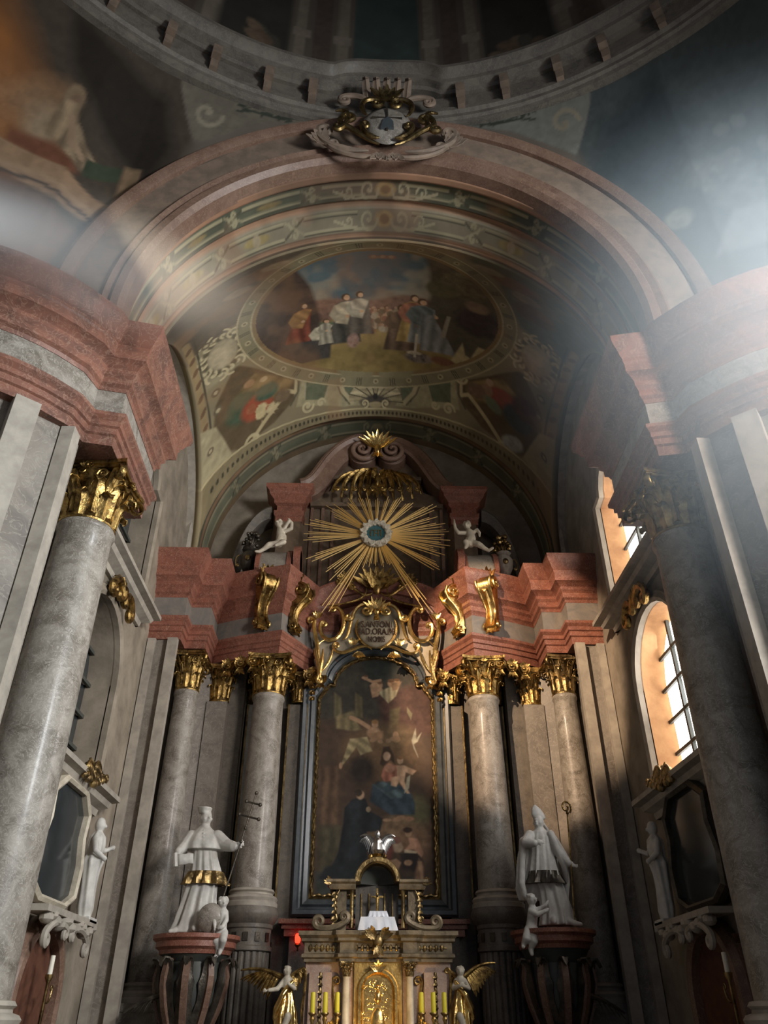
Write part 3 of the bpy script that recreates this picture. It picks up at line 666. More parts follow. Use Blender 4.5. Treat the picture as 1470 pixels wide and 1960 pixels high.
# right pendentive: cool painting
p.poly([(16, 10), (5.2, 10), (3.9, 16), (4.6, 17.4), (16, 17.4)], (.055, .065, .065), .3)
p.poly([(4.3, 15.2), (5.4, 14.3), (6.6, 15.6), (6.0, 16.7), (4.6, 16.4)], (.028, .038, .042), .5); p.blob(6.8, 14.2, .9, .5, (.10, .11, .10), rot=-.6, tex=.6); p.blob(5.6, 13.95, .3, .22, (.17, .17, .14), tex=.6); p.poly([(6.0, 12.9), (7.6, 12.9), (7.6, 13.6), (6.6, 13.7)], (.15, .16, .16), .1)
for i in range(14): p.blob(6.3+1.8*random.random(), 13.8+1.6*random.random(), .16, .12, (.10, .105, .10), rot=random.random()*3)
# spandrels between arch and dome ring
p.poly([(-4.5, 16.9), (-3.9, 15.8), (-2.6, 16.7), (-1.2, 17.2), (-1.2, 17.4), (-4.6, 17.4)], (.125, .11, .085), .05); p.poly([(4.5, 16.9), (3.9, 15.8), (2.6, 16.7), (1.2, 17.2), (1.2, 17.4), (4.6, 17.4)], (.15, .15, .13), .05)
for s in (-1, 1):
    p.spiral(s*3.8, 16.6, .35, 1.1, .05, (.22, .19, .14), 0, s)
    for i in range(14): p.blob(s*(2.0+1.2*random.random()), 16.95+.16*random.random(), .09, .035, (.035, .04, .03), rot=random.random()*3)
    p.line([(s*1.8, 17.1), (s*2.3, 16.95), (s*2.8, 16.98), (s*3.2, 16.85)], .03, (.035, .04, .03))
p.mottle(.3, .8)
def keep_shell(c):
    return ~((np.abs(c[:, 0]) < 4.9) & (c[:, 1] > 8) & ((c[:, 2] < 11.45) | (c[:, 0]**2+(c[:, 2]-11.45)**2 < 4.9**2)))
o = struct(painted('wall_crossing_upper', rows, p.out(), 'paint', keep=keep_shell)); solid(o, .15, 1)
# ---- dome ring: architrave, frieze with consoles, cornice that bows up over the shield, and the drum above
def ring(prof, name, m, bow=.0, n=280, a0=-1.9, a1=1.9):
    rws = []
    for i in range(n+1):
        a = a0+(a1-a0)*i/n; x = 8.3*math.sin(a); b = 0
        if bow: b = bow*max(0, 1-(abs(x)/1.15)**4)*(1 if abs(x) < 1.15 else 0)
        rws.append([(r*math.sin(a)*1.0, .24+r*math.cos(a), z+b) for r, z in prof])
    return struct(MB().grid(rws, cu=True, caps=True).build(name, m, ang=30))
ring([(8.95, 17.05), (8.58, 17.05), (8.56, 17.15), (8.50, 17.18), (8.50, 17.28), (8.44, 17.34), (8.44, 17.45), (8.95, 17.45)], 'trim_dome_architrave', 'altar')
ring([(8.95, 17.45), (8.50, 17.45), (8.48, 17.9), (8.95, 17.9)], 'trim_dome_frieze', 'altar')
ring([(8.95, 17.9), (8.40, 17.9), (8.36, 17.98), (8.22, 18.02), (8.20, 18.12), (8.12, 18.2), (8.02, 18.24), (8.02, 18.34), (8.95, 18.4)], 'trim_dome_cornice', 'altar', bow=.33)
cb = MB()
for i in range(-8, 9):
    for d in (-.055, .055):
        a = i*.24+d
        if abs(math.sin(a)*8.3) < 1.0: continue
        m4 = Matrix.Translation((0, .24, 0)) @ Matrix.Rotation(-a, 4, 'Z')
        q = MB().prism([(-.0, 0)], 0, 0) if False else MB().box(-.09, .09, 8.2, 8.55, 17.62, 17.92).box(-.075, .075, 8.34, 8.55, 17.35, 17.62)
        cb.merge(q, m4)
struct(cb.build('trim_dome_consoles', 'roseplain', smooth=False))
# drum painted with niches, columns and dark openings
Ls = np.linspace(-1.9, 1.9, 560); Zs = np.linspace(18.3, 24, 120); AA, Z3 = np.meshgrid(Ls, Zs, indexing='ij')
rr = 8.3-.0*(Z3-18.3)-.03*(Z3-18.3)**2
rows = np.stack([rr*np.sin(AA), .24+rr*np.cos(AA), Z3], -1)
p = Paint(AA.ravel()*8.3, Z3.ravel(), (.085, .07, .055))
for i in range(-5, 6):
    c = i*2.9
    p.poly([(c-.75, 18.3), (c+.75, 18.3), (c+.7, 24), (c-.7, 24)], (.035, .05, .045) if i % 2 == 0 else (.03, .027, .022), .05, tex=.3, tf=2)
    for s in (-1, 1):
        p.poly([(c+s*.85, 18.3), (c+s*1.1, 18.3), (c+s*1.1, 24), (c+s*.85, 24)], (.15, .125, .095), .03)
        p.poly([(c+s*1.25, 18.3), (c+s*1.5, 18.3), (c+s*1.5, 24), (c+s*1.25, 24)], (.07, .05, .04), .03)
        p.poly([(c+s*.8, 19.6), (c+s*1.2, 19.6), (c+s*1.2, 19.9), (c+s*.8, 19.9)], (.17, .14, .11), .03)
    if i % 2:
        for q in range(6): p.blob(c+random.uniform(-.5, .5), 18.6+random.random()*.9, .16, .28, random.choice(((.12, .085, .055), (.09, .06, .04), (.05, .045, .035))), rot=random.random())
p.mottle(.3, .7)
struct(painted('ceiling_dome_drum', rows, p.out(), 'paint'))
struct(MB().lathe([(8.3, 23.9), (8.0, 25), (6.5, 27), (3.5, 28.6), (.1, 29.2)], c=(0, .24, 0), n=64).build('ceiling_dome', 'altar'))
# ================================================================== ornament builders
def spiral_end(p, d, r, sgn, turns=1.35, n=26):               # spiral in the XZ plane that continues from point p with direction d
    nx, nz = (-d[1]*sgn, d[0]*sgn); c = (p[0]+nx*r, p[2]+nz*r); a0 = math.atan2(-nz, -nx)
    return [(c[0]+r*(1-.80*i/n)*math.cos(a0+sgn*turns*2*PI*i/n), p[1], c[1]+r*(1-.80*i/n)*math.sin(a0+sgn*turns*2*PI*i/n)) for i in range(1, n+1)]
def cscroll(mb, pts, y, w, r1=None, s1=1, r0=None, s0=1, n=18, flat=1.0, tip=.45, seg=7):
    P = bez([(x, y, z) for x, z in pts], n); L = list(P)
    if r1:
        d = Vector(P[-1])-Vector(P[-2]); d.normalize(); L = L+spiral_end(P[-1], (d.x, d.z), r1, s1)
    if r0:
        d = Vector(P[0])-Vector(P[1]); d.normalize(); L = spiral_end(P[0], (d.x, d.z), r0, s0)[::-1]+L
    m = len(L); i0 = 26 if r0 else 0; i1 = m-26 if r1 else m; rad = []
    for i in range(m):
        k = 1.0
        if i < i0: k = tip+(1-tip)*i/i0
        if i > i1: k = 1-(1-tip)*(i-i1)/26
        if not r0 and i < 6: k = .35+.65*i/6
        if not r1 and i > m-7: k = .35+.65*(m-1-i)/6
        rad.append(w*k)
    return mb.tube(L, rad, n=seg, flat=flat)
def fan(mb, c, r, n, a0, a1, wid, y=0, curl=.25, thick=.02):  # fan of leaves in the XZ plane, curling forward
    for i in range(n):
        a = R(a0+(a1-a0)*i/max(1, n-1)); rr = r*(1-.12*(i % 2)); d = (math.cos(a), math.sin(a))
        pts = [(c[0]+d[0]*rr*t, y-curl*rr*(t**2.2)*(1 if t < .95 else .9), c[1]+d[1]*rr*(t-.10*t**4)) for t in [k/9 for k in range(10)]]
        leaf(mb, pts, wid, thick, lobes=3, side=(-d[1], 0, d[0]))
    return mb
def capital(r, h, sq=None, depth=1.0):                        # composite capital: bell, two rows of acanthus, corner volutes, abacus
    mb = MB()
    mb.lathe([(r*1.06, 0), (r*1.08, h*.03), (r*1.0, h*.06), (r*1.0, h*.5), (r*1.12, h*.8), (r*1.3, h*.86), (r*.5, h*.88)], n=28)
    side = sq or r*1.38
    for row, (n, z0, z1, out, w, off) in enumerate(((8, .05, .42, .42, .34, 0), (8, .12, .66, .52, .34, .5))):
        for i in range(n):
            a = 2*PI*(i+off)/n; ca, sa = math.cos(a), math.sin(a)
            pts = [(r*1.03, z0), (r*1.08, z0+(z1-z0)*.4), (r*1.12, z0+(z1-z0)*.72), (r*(1+out*.55), z1), (r*(1+out), z1*.97), (r*(1+out*1.02), z1*.86)]
            leaf(mb, [(q*ca, q*sa, z*h) for q, z in bez2(pts, 14)], r*w*.92, r*.05, lobes=5, side=(-sa, ca, 0), cup=.3)
    for i in range(4):
        a = PI/4+i*PI/2; v = MB()
        cscroll(v, [(r*1.0, h*.52), (r*1.12, h*.75), (side*1.1, h*.88)], 0, r*.075, r1=h*.15, s1=-1, flat=2.2, seg=8)
        mb.merge(v, Matrix.Rotation(a, 4, 'Z'))
        for s in (-1, 1):
            v = MB(); cscroll(v, [(r*.25, h*.55), (r*.35, h*.72), (r*.42, h*.8)], -r*1.2, r*.05, r1=h*.08, s1=s*-1 if s > 0 else 1)
            if s < 0: v = v.mirror()
            mb.merge(v, Matrix.Rotation(i*PI/2, 4, 'Z'))
        v = MB(); fan(v, (0, h*.84), r*.28, 5, 20, 160, r*.09, y=-side*.98); v.ball((0, -side*.99, h*.88), r*.1, 8, 6); mb.merge(v, Matrix.Rotation(i*PI/2, 4, 'Z'))
    for z0, z1, k in ((.88, .93, .97), (.93, 1.0, 1.04)):      # concave abacus
        ring = []
        for i in range(4):
            for t in (-1, -.9, -.6, -.3, 0, .3, .6, .9):
                x = t*side*k*1.02; y = -side*k*(.9+.14*abs(t)**2.5)
                c, s = math.cos(i*PI/2), math.sin(i*PI/2); ring.append((x*c-y*s, x*s+y*c))
        mb.grid([[(x, y, h*z0) for x, y in ring], [(x, y, h*z1) for x, y in ring]], cu=True, caps=True)
    if depth != 1: mb.v = [(x, y*depth, z) for x, y, z in mb.v]
    return mb
def bez2(p, n):
    return [(q[0], q[1]) for q in bez([(a, b, 0) for a, b in p], n)] if len(p) < 5 else [tuple(np.interp(t, np.linspace(0, 1, len(p)), [q[k] for q in p]) for k in (0, 1)) for t in np.linspace(0, 1, n+1)]
def xz_sweep(path, prof, closed=False):                       # moulding along a path in the XZ plane: prof (offset, y)
    t = MB().sweep(path, prof, closed); o = MB(); o.v = [(x, z, y) for x, y, z in t.v]; o.f = t.f; return o

# ================================================================== columns
def column(name, label, loc, r0, r1, z0, z1, caph, capgold, pedestal, group=None):
    t = thing(name, label, 'column', (*loc, 0), group); x, y = loc
    H = z1-z0; pr = [(r0*1.0, z0+.30)]+[(r0+(r1-r0)*k**1.6, z0+.30+(H-.42)*k) for k in [i/12 for i in range(1, 13)]]+[(r1*1.07, z1-.09), (r1*1.1, z1-.05), (r1*1.04, z1)]
    MB().lathe(pr, (x, y, 0), 48).build('shaft', 'greym', t, ang=50)
    MB().lathe([(r0*1.36, z0), (r0*1.36, z0+.07), (r0*1.30, z0+.09), (r0*1.36, z0+.14), (r0*1.28, z0+.18), (r0*1.12, z0+.2), (r0*1.1, z0+.23), (r0*1.19, z0+.26), (r0*1.12, z0+.3), (r0*1.0, z0+.31)], (x, y, 0), 48).build('base', 'edge', t)
    c = MB().merge(capital(r1*1.0, caph), Matrix.Translation((x, y, z1))); c.build('capital', capgold, t, ang=50)
    if pedestal == 'drum':
        MB().lathe([(r0*1.2, 0), (r0*1.2, .4), (r0*1.12, .45)]+[(r0*1.12, .5), (r0*1.12, z0-.72)], (x, y, 0), 160, flute=20, depth=.09).build('fluted_drum', 'altar', t, ang=60)
        MB().lathe([(r0*1.14, z0-.72), (r0*1.22, z0-.70), (r0*1.22, z0-.64), (r0*1.14, z0-.62), (r0*1.14, z0-.36), (r0*1.2, z0-.34), (r0*1.2, z0-.28), (r0*1.34, z0-.22), (r0*1.46, z0-.14), (r0*1.46, z0-.08), (r0*1.36, z0-.02), (r0*1.36, z0)], (x, y, 0), 48).build('pedestal_cap', 'altar', t)
        d = MB()
        for i in range(12):
            m4 = Matrix.Translation((x, y, 0)) @ Matrix.Rotation(2*PI*i/12, 4, 'Z'); d.merge(MB().box(-.045, .045, -r0*1.2, -r0*1.1, z0-.56, z0-.42), m4)
        d.build('frieze_blocks', 'bronze', t, smooth=False)
    elif pedestal:
        MB().box(x-r0*1.4, x+r0*1.4, y-r0*1.4, y+r0*1.4, 0, z0-.12).box(x-r0*1.5, x+r0*1.5, y-r0*1.5, y+r0*1.5, z0-.12, z0).build('pedestal', 'pier', t, smooth=False)
    return t
column('marble_column', 'grey marble column with gilded capital between the cardinal statue and the altar painting', (-2.31, 16.0), .36, .315, 3.4, 7.45, .84, 'gold', 'drum')
column('marble_column', 'sunlit grey marble column between the altar painting and the mitred bishop statue', (2.31, 16.0), .36, .315, 3.4, 7.45, .84, 'gold', 'drum')
column('marble_column', 'slimmer grey column standing directly behind the cardinal statue', (-4.02, 15.78), .29, .24, 1.9, 7.45, .84, 'gold', 'plain')
column('marble_column', 'slimmer shadowed column standing directly behind the mitred bishop statue', (4.02, 15.78), .29, .24, 1.9, 7.45, .84, 'oldgold', 'plain')  # duller gilding puts shade into the capital's colour
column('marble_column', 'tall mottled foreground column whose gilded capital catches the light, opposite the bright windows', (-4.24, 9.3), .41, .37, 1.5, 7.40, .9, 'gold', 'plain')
column('marble_column', 'tall unlit foreground column in bluish haze, half hiding the bright windows', (4.24, 9.3), .41, .37, 1.5, 7.40, .9, 'oldgold', 'plain')  # capital in duller gilding, its colour stands in for the missing light

# ================================================================== the high altar retable
T = thing('altar_retable', 'tall red and grey marble high altar retable with broken entablature and scrolled gable', 'altar', (0, 16.9, 0))
b = MB().box(-3.7, 3.7, 16.95, 17.25, 0, 8.3).box(-3.68, -2.9, 16.45, 16.95, 0, 8.3).box(2.9, 3.68, 16.45, 16.95, 0, 8.3)
b.build('back_wall', 'altar', T, smooth=False)
b = MB()
for s in (-1, 1):
    for x0, x1, y in ((1.50, 1.95, 16.72), (2.55, 2.85, 16.75)):
        b.box(min(s*x0, s*x1), max(s*x0, s*x1), y, 17.0, 0, 7.55)
b.build('inner_pilasters', 'altar', T, smooth=False)
for s in (-1, 1):
    b = MB()
    for x, y in ((1.52, 16.71), (1.93, 16.71), (2.57, 16.74), (2.84, 16.74)): b.box(s*x-.018, s*x+.018, y-.02, y+.02, 3.45, 7.55)
    b.build('gilded_fillet', 'oldgold', T, smooth=False)['label'] = 'thin tarnished gilded fillets'
    op = MB().box(min(s*3.22, s*3.66), max(s*3.22, s*3.66), 16.2, 16.5, 2.6, 7.42).box(min(s*3.16, s*3.72), max(s*3.16, s*3.72), 16.14, 16.5, 0, 2.6); op = op.build('outer_pilaster', 'pier', T, smooth=False)
    MB().merge(capital(.22, .84, depth=.6), Matrix.Translation((s*3.44, 16.34, 7.43))).build('pilaster_capital', 'gold', op)
    MB().merge(capital(.15, .70, depth=.6), Matrix.Translation((s*1.72, 16.72, 7.58))).build('pilaster_capital', 'gold', T)
    MB().merge(capital(.14, .70, depth=.6), Matrix.Translation((s*2.72, 16.76, 7.58))).build('pilaster_capital', 'gold', T)
# splayed entablature of each side
ret = [(3.72, 16.35), (3.60, 16.22), (2.98, 15.92), (2.13, 15.62), (1.60, 16.58), (1.42, 16.72), (.9, 16.78)]
for s in (1, -1):
    for prof, nm, m in ((scaled(P_ARCH, .8), 'architrave', 'red'), (scaled(P_FRIEZE, 1), 'frieze', 'frieze'), (scaled(P_CORN, .72), 'cornice', 'red')):
        q = MB().sweep(ret, prof); q = q if s > 0 else q.mirror(); q.build(nm, m, T, ang=30)
    q = MB().add([(x, y, 8.34) for x, y in ret]+[(.9, 17.1, 8.34), (3.72, 17.1, 8.34)], [tuple(range(9))]).add([(x, y, 10.28) for x, y in ret]+[(.9, 17.1, 10.28), (3.72, 17.1, 10.28)], [tuple(range(9))])
    (q if s > 0 else q.mirror()).build('soffit', 'frieze', T, smooth=False)
    # gilded rocaille running under the architrave between the capitals
    for x, y in ((1.25, 16.62), (1.5, 16.5), (1.9, 16.15), (2.65, 15.72), (2.95, 15.84), (3.25, 16.0)):
        g = MB()
        g.lathe([(.02, -.05), (.08, -.06), (.09, -.02), (.135, -.05), (.15, 0), (.12, .05)], (x, y-.05, 8.12), 16, axis='y'); g.ball((x, y-.1, 8.12), .045, 8, 6)
        fan(g, (x, 8.16), .16, 5, 30, 150, .04, y=y-.06); fan(g, (x, 8.02), .22, 3, 240, 300, .04, y=y-.06)
        (g if s > 0 else g.mirror()).build('gilded_rosette', 'gold', T, ang=50)
# low arched cornice over the title shield and the red field behind it
MB().prism([(-1.7, 8.3), (1.7, 8.3), (1.7, 9.6), (1.1, 9.95), (.5, 10.12), (0, 10.16), (-.5, 10.12), (-1.1, 9.95), (-1.7, 9.6)], 16.91, 17.1).build('title_field', 'red', T, smooth=False)
pa = [(1.62*math.sin(t)*1.0, 7.95+2.2*math.cos(t*.62)) for t in np.linspace(-1.2, 1.2, 25)]
xz_sweep(pa[::-1], [(0, 16.9), (0, 16.62), (-.12, 16.56), (-.12, 16.46), (-.20, 16.40), (-.34, 16.34), (-.40, 16.30), (-.46, 16.30), (-.46, 16.9)][::1]).build('arched_cornice', 'red', T, ang=30)
# plinth ledge under the painting
MB().box(-1.75, 1.75, 16.35, 17.0, 3.1, 3.18).box(-1.7, 1.7, 16.4, 17.0, 2.98, 3.1).box(-1.8, 1.8, 16.28, 17.0, 3.18, 3.26).build('ledge', 'red', T, smooth=False)
MB().box(-1.6, 1.6, 16.5, 17.0, 0, 2.98).build('lower_wall', 'altar', T, smooth=False)
# attic
MB().prism([(-1.9, 10.2), (1.9, 10.2), (1.9, 13.3), (1.25, 13.55), (1.05, 14.3), (.7, 14.8), (-.7, 14.8), (-1.05, 14.3), (-1.25, 13.55), (-1.9, 13.3)], 16.95, 17.2).build('attic_wall', 'brownm', T, smooth=False)
for s in (-1, 1):
    b = MB().sweep([(s*2.75, 17.15), (s*2.55, 16.62), (s*1.98, 16.62), (s*1.72, 17.15)] if s > 0 else [(-1.72, 17.15), (-1.98, 16.62), (-2.55, 16.62), (-2.75, 17.15)][::1],
                   [(-.1, 10.3), (0, 10.3), (0, 12.35), (-.1, 12.35)])
    b.build('attic_pier', 'brownm', T, smooth=False)
    pth = [(2.62, 17.2), (2.60, 16.66), (1.95, 16.66), (1.93, 17.2)]
    q = MB().sweep(pth, [(-.15, 12.35), (.02, 12.35), (.02, 12.5), (.06, 12.55), (.06, 12.68), (.0, 12.72), (.0, 12.85), (.08, 12.9), (.08, 13.0), (.2, 13.12), (.22, 13.2), (.3, 13.28), (.3, 13.38), (-.15, 13.38)])
    (q if s > 0 else q.mirror()).build('attic_cornice', 'red', T, ang=30)
    b = MB()
    for x in (1.15, 1.42, 1.70): b.box(s*x-.04, s*x+.04, 16.88, 16.96, 10.4, 13.0)
    b.build('attic_strips', 'rose', T, smooth=False)
    # quarter-round buttress outside the attic
    rows = [[(s*x, y, z) for x, z, y in ((2.7+r*math.sin(a)*.95, 10.4+(2.45)*(r)*math.cos(a), yy) for r, yy in ((.88, 17.3), (.88, 16.8), (1.0, 16.72), (1.04, 16.8), (1.04, 17.3)))] for a in np.linspace(.05, PI/2, 22)]
    MB().grid(rows, cu=True, caps=True).build('buttress', 'altar', T, ang=30)
MB().box(-1.75, 1.75, 16.78, 16.97, 12.96, 13.08).box(-1.2, 1.2, 16.8, 16.97, 13.86, 13.98).build('attic_string_course', 'brownm', T, smooth=False)
# scrolled gable: two S-shaped arms rising to volutes
for s in (-1, 1):
    arm = bez([(s*2.0, 0, 13.42), (s*1.35, 0, 13.5), (s*1.5, 0, 14.55), (s*.92, 0, 14.72), (s*.60, 0, 15.02), (s*.42, 0, 14.98)], 26)
    pth = [(x, z) for x, _, z in arm]
    pr = [(-.30, 17.1), (-.30, 16.70), (-.22, 16.60), (-.02, 16.58), (.0, 16.52), (.10, 16.46), (.13, 16.5), (.15, 16.46), (.22, 16.50), (.22, 17.1)]
    xz_sweep(pth, pr).build('gable_scroll_arm', 'rose', T, ang=35)
    v = MB(); pts, rad = scroll((s*.40, 14.62), .40, 2.3, .03, .085, .035, start=PI/2, sgn=s*1, y=16.5, n=70, lift=.12)
    v.tube(pts, rad, 10); v.lathe([(.40, .5), (.38, .12), (.3, .08), (.05, .06)], (s*.40, 16.5, 14.62), 36, axis='y'); v.build('gable_volute', 'rose', T, ang=50)
g = MB(); fan(g, (0, 14.62), .62, 9, 28, 152, .075, y=16.42, curl=.3); g.ball((0, 16.35, 14.55), (.09, .07, .16)); fan(g, (0, 14.5), .3, 3, 240, 300, .05, y=16.4)
g.build('gable_palmette', 'goldb', T, ang=50)
g = MB()
for s in (-1, 1):                                             # festoon of long gilded leaves hanging under the volutes
    for i, (x1, z1, w) in enumerate(((.22, 12.98, .10), (.42, 12.95, .11), (.64, 12.98, .11), (.88, 13.05, .10), (1.1, 13.2, .08))):
        pts = bez([(s*.05, 16.5, 13.75-.02*i), (s*(x1*.6), 16.36, 14.15-.05*i), (s*x1, 16.42, 13.75-.03*i), (s*x1*1.06, 16.5, z1)], 14); leaf(g, pts, w, .03, lobes=5, side=(0, -.8, .6) if i > 1 else (.6, -.5, 0), cup=.35)
        cscroll(g, [(s*.1, 13.78-.03*i), (s*x1*.65, 14.08-.05*i), (s*x1*1.04, 13.72-.02*i), (s*x1*1.02, 13.3)], 16.44, .032, r1=.07, s1=-s)
fan(g, (0, 13.65), .75, 5, 250, 290, .06, y=16.5, curl=.1); g.ball((0, 16.46, 13.6), (.07, .06, .2))
g.build('gilded_festoon', 'gold', T, ang=50)
# volute blocks carrying the cherubs
for s in (-1, 1):
    q = MB(); sec = [(16.35, 10.3), (15.72, 10.3), (15.62, 10.4), (15.64, 10.62), (15.74, 10.86), (15.92, 11.02), (16.1, 11.08), (16.35, 11.1)]
    q.grid([[(s*2.12, y, z) for y, z in sec], [(s*2.78, y, z) for y, z in sec]], cu=True, caps=True); vb = q.build('volute_block', 'pier', T, ang=30)
    e = MB()
    for x in (2.07, 2.8):
        e = MB(); e.grid([[(s*(x-.055), y-.03*(y < 16.2), z+.02) for y, z in sec], [(s*(x+.055), y-.03*(y < 16.2), z+.02) for y, z in sec]], cu=True, caps=True); e.build('border_band', 'red', vb, ang=40)
    e = MB()
    for k, r in enumerate((.36, .25, .14)): e.lathe([(r, 0), (r+.055, -.04), (r+.06, .12), (r, .12)], (s*(1.93-.04*k*s if False else 1.93), 15.95, 10.72), 28, axis='x')
    e.build('end_volute', 'red', vb, ang=40)
T['group'] = 'high altar'; del T['group']

# gilded scroll consoles fixed on the entablature: each a separate carved piece
def console():
    g = MB()
    sec = [(0, 0), (-.12, 0), (-.19, .07), (-.13, .18), (-.06, .32), (-.08, .50), (-.20, .66), (-.36, .80), (-.44, .95), (-.40, 1.1), (-.26, 1.18), (-.1, 1.14), (0, 1.05)]
    wf = lambda z: .10+.075*max(0, (z-.5)/.6)+.02*max(0, 1-z/.2)
    g.grid([[(s_*wf(z), y, z) for y, z in sec] for s_ in (-1, -.85, .85, 1)], cu=True, caps=True)
    for q in (-1, 1):
        for c, r in (((-.25, .98), .19), ((-.10, .09), .09)):
            pts = [(q*(wf(c[1])+.02+.05*t), c[0]+r*(1-.88*t)*math.cos(t*9.5), c[1]+r*(1-.88*t)*math.sin(t*9.5)) for t in [i/34 for i in range(35)]]; g.tube(pts, [.036*(1-.45*t/34) for t in range(35)], 7)
        g.tube([(q*wf(z)*.95, y-.02, z) for y, z in sec[2:10]], .028, 7)
    leaf(g, [(0, -.15, .10), (0, -.10, .3), (0, -.12, .5), (0, -.26, .70), (0, -.40, .80), (0, -.42, .76)], .11, .035, side=(1, 0, 0))
    f = MB(); fan(f, (0, 1.15), .30, 6, 30, 150, .06, y=-.18, curl=.45); g.merge(f); f = MB(); fan(f, (0, .08), .2, 3, 235, 305, .05, y=-.12); g.merge(f)
    return g
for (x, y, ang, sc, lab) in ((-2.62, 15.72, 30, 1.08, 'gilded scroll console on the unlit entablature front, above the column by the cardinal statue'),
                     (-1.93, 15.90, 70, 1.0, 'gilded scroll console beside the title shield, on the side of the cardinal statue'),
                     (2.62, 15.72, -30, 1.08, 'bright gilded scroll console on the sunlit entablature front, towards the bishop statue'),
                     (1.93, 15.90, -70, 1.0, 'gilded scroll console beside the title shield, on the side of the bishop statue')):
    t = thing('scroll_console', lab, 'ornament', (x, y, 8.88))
    o = MB().merge(console(), Matrix.Translation((x, y, 8.9)) @ Matrix.Rotation(R(ang), 4, 'Z') @ Matrix.Scale(sc, 4)).build('console_body', 'goldb' if x > 0 else 'gold', t, ang=50)  # brighter gilding on the sunlit side, sunlight put into the colour

# ================================================================== altar painting and its frame
def outline(g=0.0, zb=3.72):
    p = [(-1.24-g, zb-g)] + [(1.24+g, zb-g), (1.26+g, 7.72+g*.5), (1.04+g*.7, 8.03+g*.8), (.93+g*.6, 8.03+g)]
    p += [((.93+g*.6)*math.cos(a), 8.03+g*.9+(.68+g*.1)*math.sin(a)) for a in np.linspace(.12, PI-.12, 24)]
    p += [(-.93-g*.6, 8.03+g), (-1.04-g*.7, 8.03+g*.8), (-1.26-g, 7.72+g*.5)]
    return p
P_ = thing('altar_painting', 'tall dark arched altar painting of a seated woman with child adored by a kneeling friar', 'painting', (0, 16.8, 3.6))
nx, nz = 300, 600
xs = np.linspace(-1.28, 1.28, nx); zs = np.linspace(3.68, 8.76, nz); XX, Z4 = np.meshgrid(xs, zs, indexing='ij')
U = XX.ravel(); V = Z4.ravel()
p = Paint(U, V, (.075, .05, .035))
def q(x, y):                                                  # from the photograph's crop of the canvas (1176 x 1960) to the canvas plane
    v = at(570+x/3.92, 1250+y/3.92, Y=16.8); return (v.x, v.z)
def qp(*a): return [q(a[i], a[i+1]) for i in range(0, len(a), 2)]
def qb(x, y, rx, ry, col, **k):
    a = q(x, y); b_ = q(x+rx, y+ry); p.blob(a[0], a[1], abs(b_[0]-a[0]), abs(b_[1]-a[1]), col, **k)
p.poly(qp(100, 0, 1100, 0, 1100, 500, 100, 500), (.05, .045, .035), .2); p.poly(qp(480, 60, 780, 60, 700, 200, 520, 200), (.035, .04, .035), .1)
for x0, x1 in ((275, 325), (432, 480)): p.poly(qp(x0, 290, x1, 330, x1+8, 480, x0, 480), (.13, .11, .06), .05, fold=.2, ff=40)
p.poly(qp(160, 850, 310, 850, 310, 1290, 160, 1290), (.11, .068, .042), .08, fold=.25, ff=30); p.poly(qp(150, 1290, 330, 1290, 330, 1840, 150, 1840), (.075, .065, .04), .1, fold=.2, ff=25)
p.poly(qp(600, 300, 1000, 200, 1020, 600, 850, 620, 640, 560), (.085, .045, .035), .15); p.poly(qp(690, 420, 770, 400, 750, 570, 690, 560), (.12, .095, .05), .05)
qb(620, 760, 260, 200, (.17, .105, .055), soft=1.0); qb(700, 620, 160, 90, (.16, .11, .06), soft=.9); qb(480, 870, 110, 120, (.035, .025, .02), soft=.7)
qb(800, 1320, 200, 110, (.22, .145, .085), soft=.6, tex=.4); qb(900, 1180, 100, 120, (.11, .10, .05), soft=.7); qb(880, 1420, 130, 140, (.2, .12, .07), soft=.8)
p.poly(qp(340, 1700, 960, 1680, 960, 1850, 130, 1850, 130, 1640), (.045, .05, .045), .1)
# putti at the top with white cloth
skin = (.40, .25, .15)
for x, y, r in ((605, 240, 30), (700, 225, 26), (510, 180, 16), (745, 215, 22)): qb(x, y, r, r*1.1, skin); qb(x, y-r*.8, r, r*.5, (.15, .08, .04))
p.poly(qp(540, 240, 560, 330, 600, 320, 640, 270, 580, 200), skin, .03, fold=.2); p.poly(qp(600, 290, 690, 250, 760, 250, 735, 320, 680, 372, 640, 330), (.36, .31, .19), .03, fold=.3, ff=50)
p.line(qp(490, 180, 560, 210, 620, 200), .03, skin); p.poly(qp(700, 220, 780, 210, 750, 270, 710, 280), (.22, .14, .08), .03)
# hovering cherub with scroll and drapery
p.poly(qp(280, 470, 420, 430, 440, 500, 480, 570, 400, 580, 290, 560), (.20, .16, .085), .05, fold=.25, ff=30); p.line(qp(400, 480, 450, 500, 530, 550), .045, skin); qb(580, 530, 24, 26, skin); qb(580, 512, 26, 16, (.25, .14, .06)); qb(570, 590, 50, 40, skin); qb(600, 600, 30, 26, (.5, .33, .2)); p.poly(qp(520, 600, 640, 580, 640, 640, 560, 660), (.30, .18, .10), .04)
p.poly(qp(390, 640, 520, 625, 560, 730, 470, 760, 440, 700, 350, 820, 320, 850, 360, 730), (.31, .25, .135), .03, fold=.35, ff=34, fdir=(.6, .8)); qb(322, 840, 12, 26, skin); qb(735, 610, 22, 26, skin); qb(740, 640, 30, 26, (.3, .19, .11))
for x, y in ((560, 650), (620, 660), (680, 655), (710, 640)): qb(x, y, 20, 16, (.3, .19, .11))
# grey cloth flying at right
p.poly(qp(870, 600, 885, 560, 890, 640, 930, 590, 900, 660, 870, 680, 885, 720, 905, 780, 870, 710, 855, 650), (.36, .33, .24), .02); p.poly(qp(820, 400, 860, 450, 850, 500, 820, 440), (.2, .17, .1), .02)
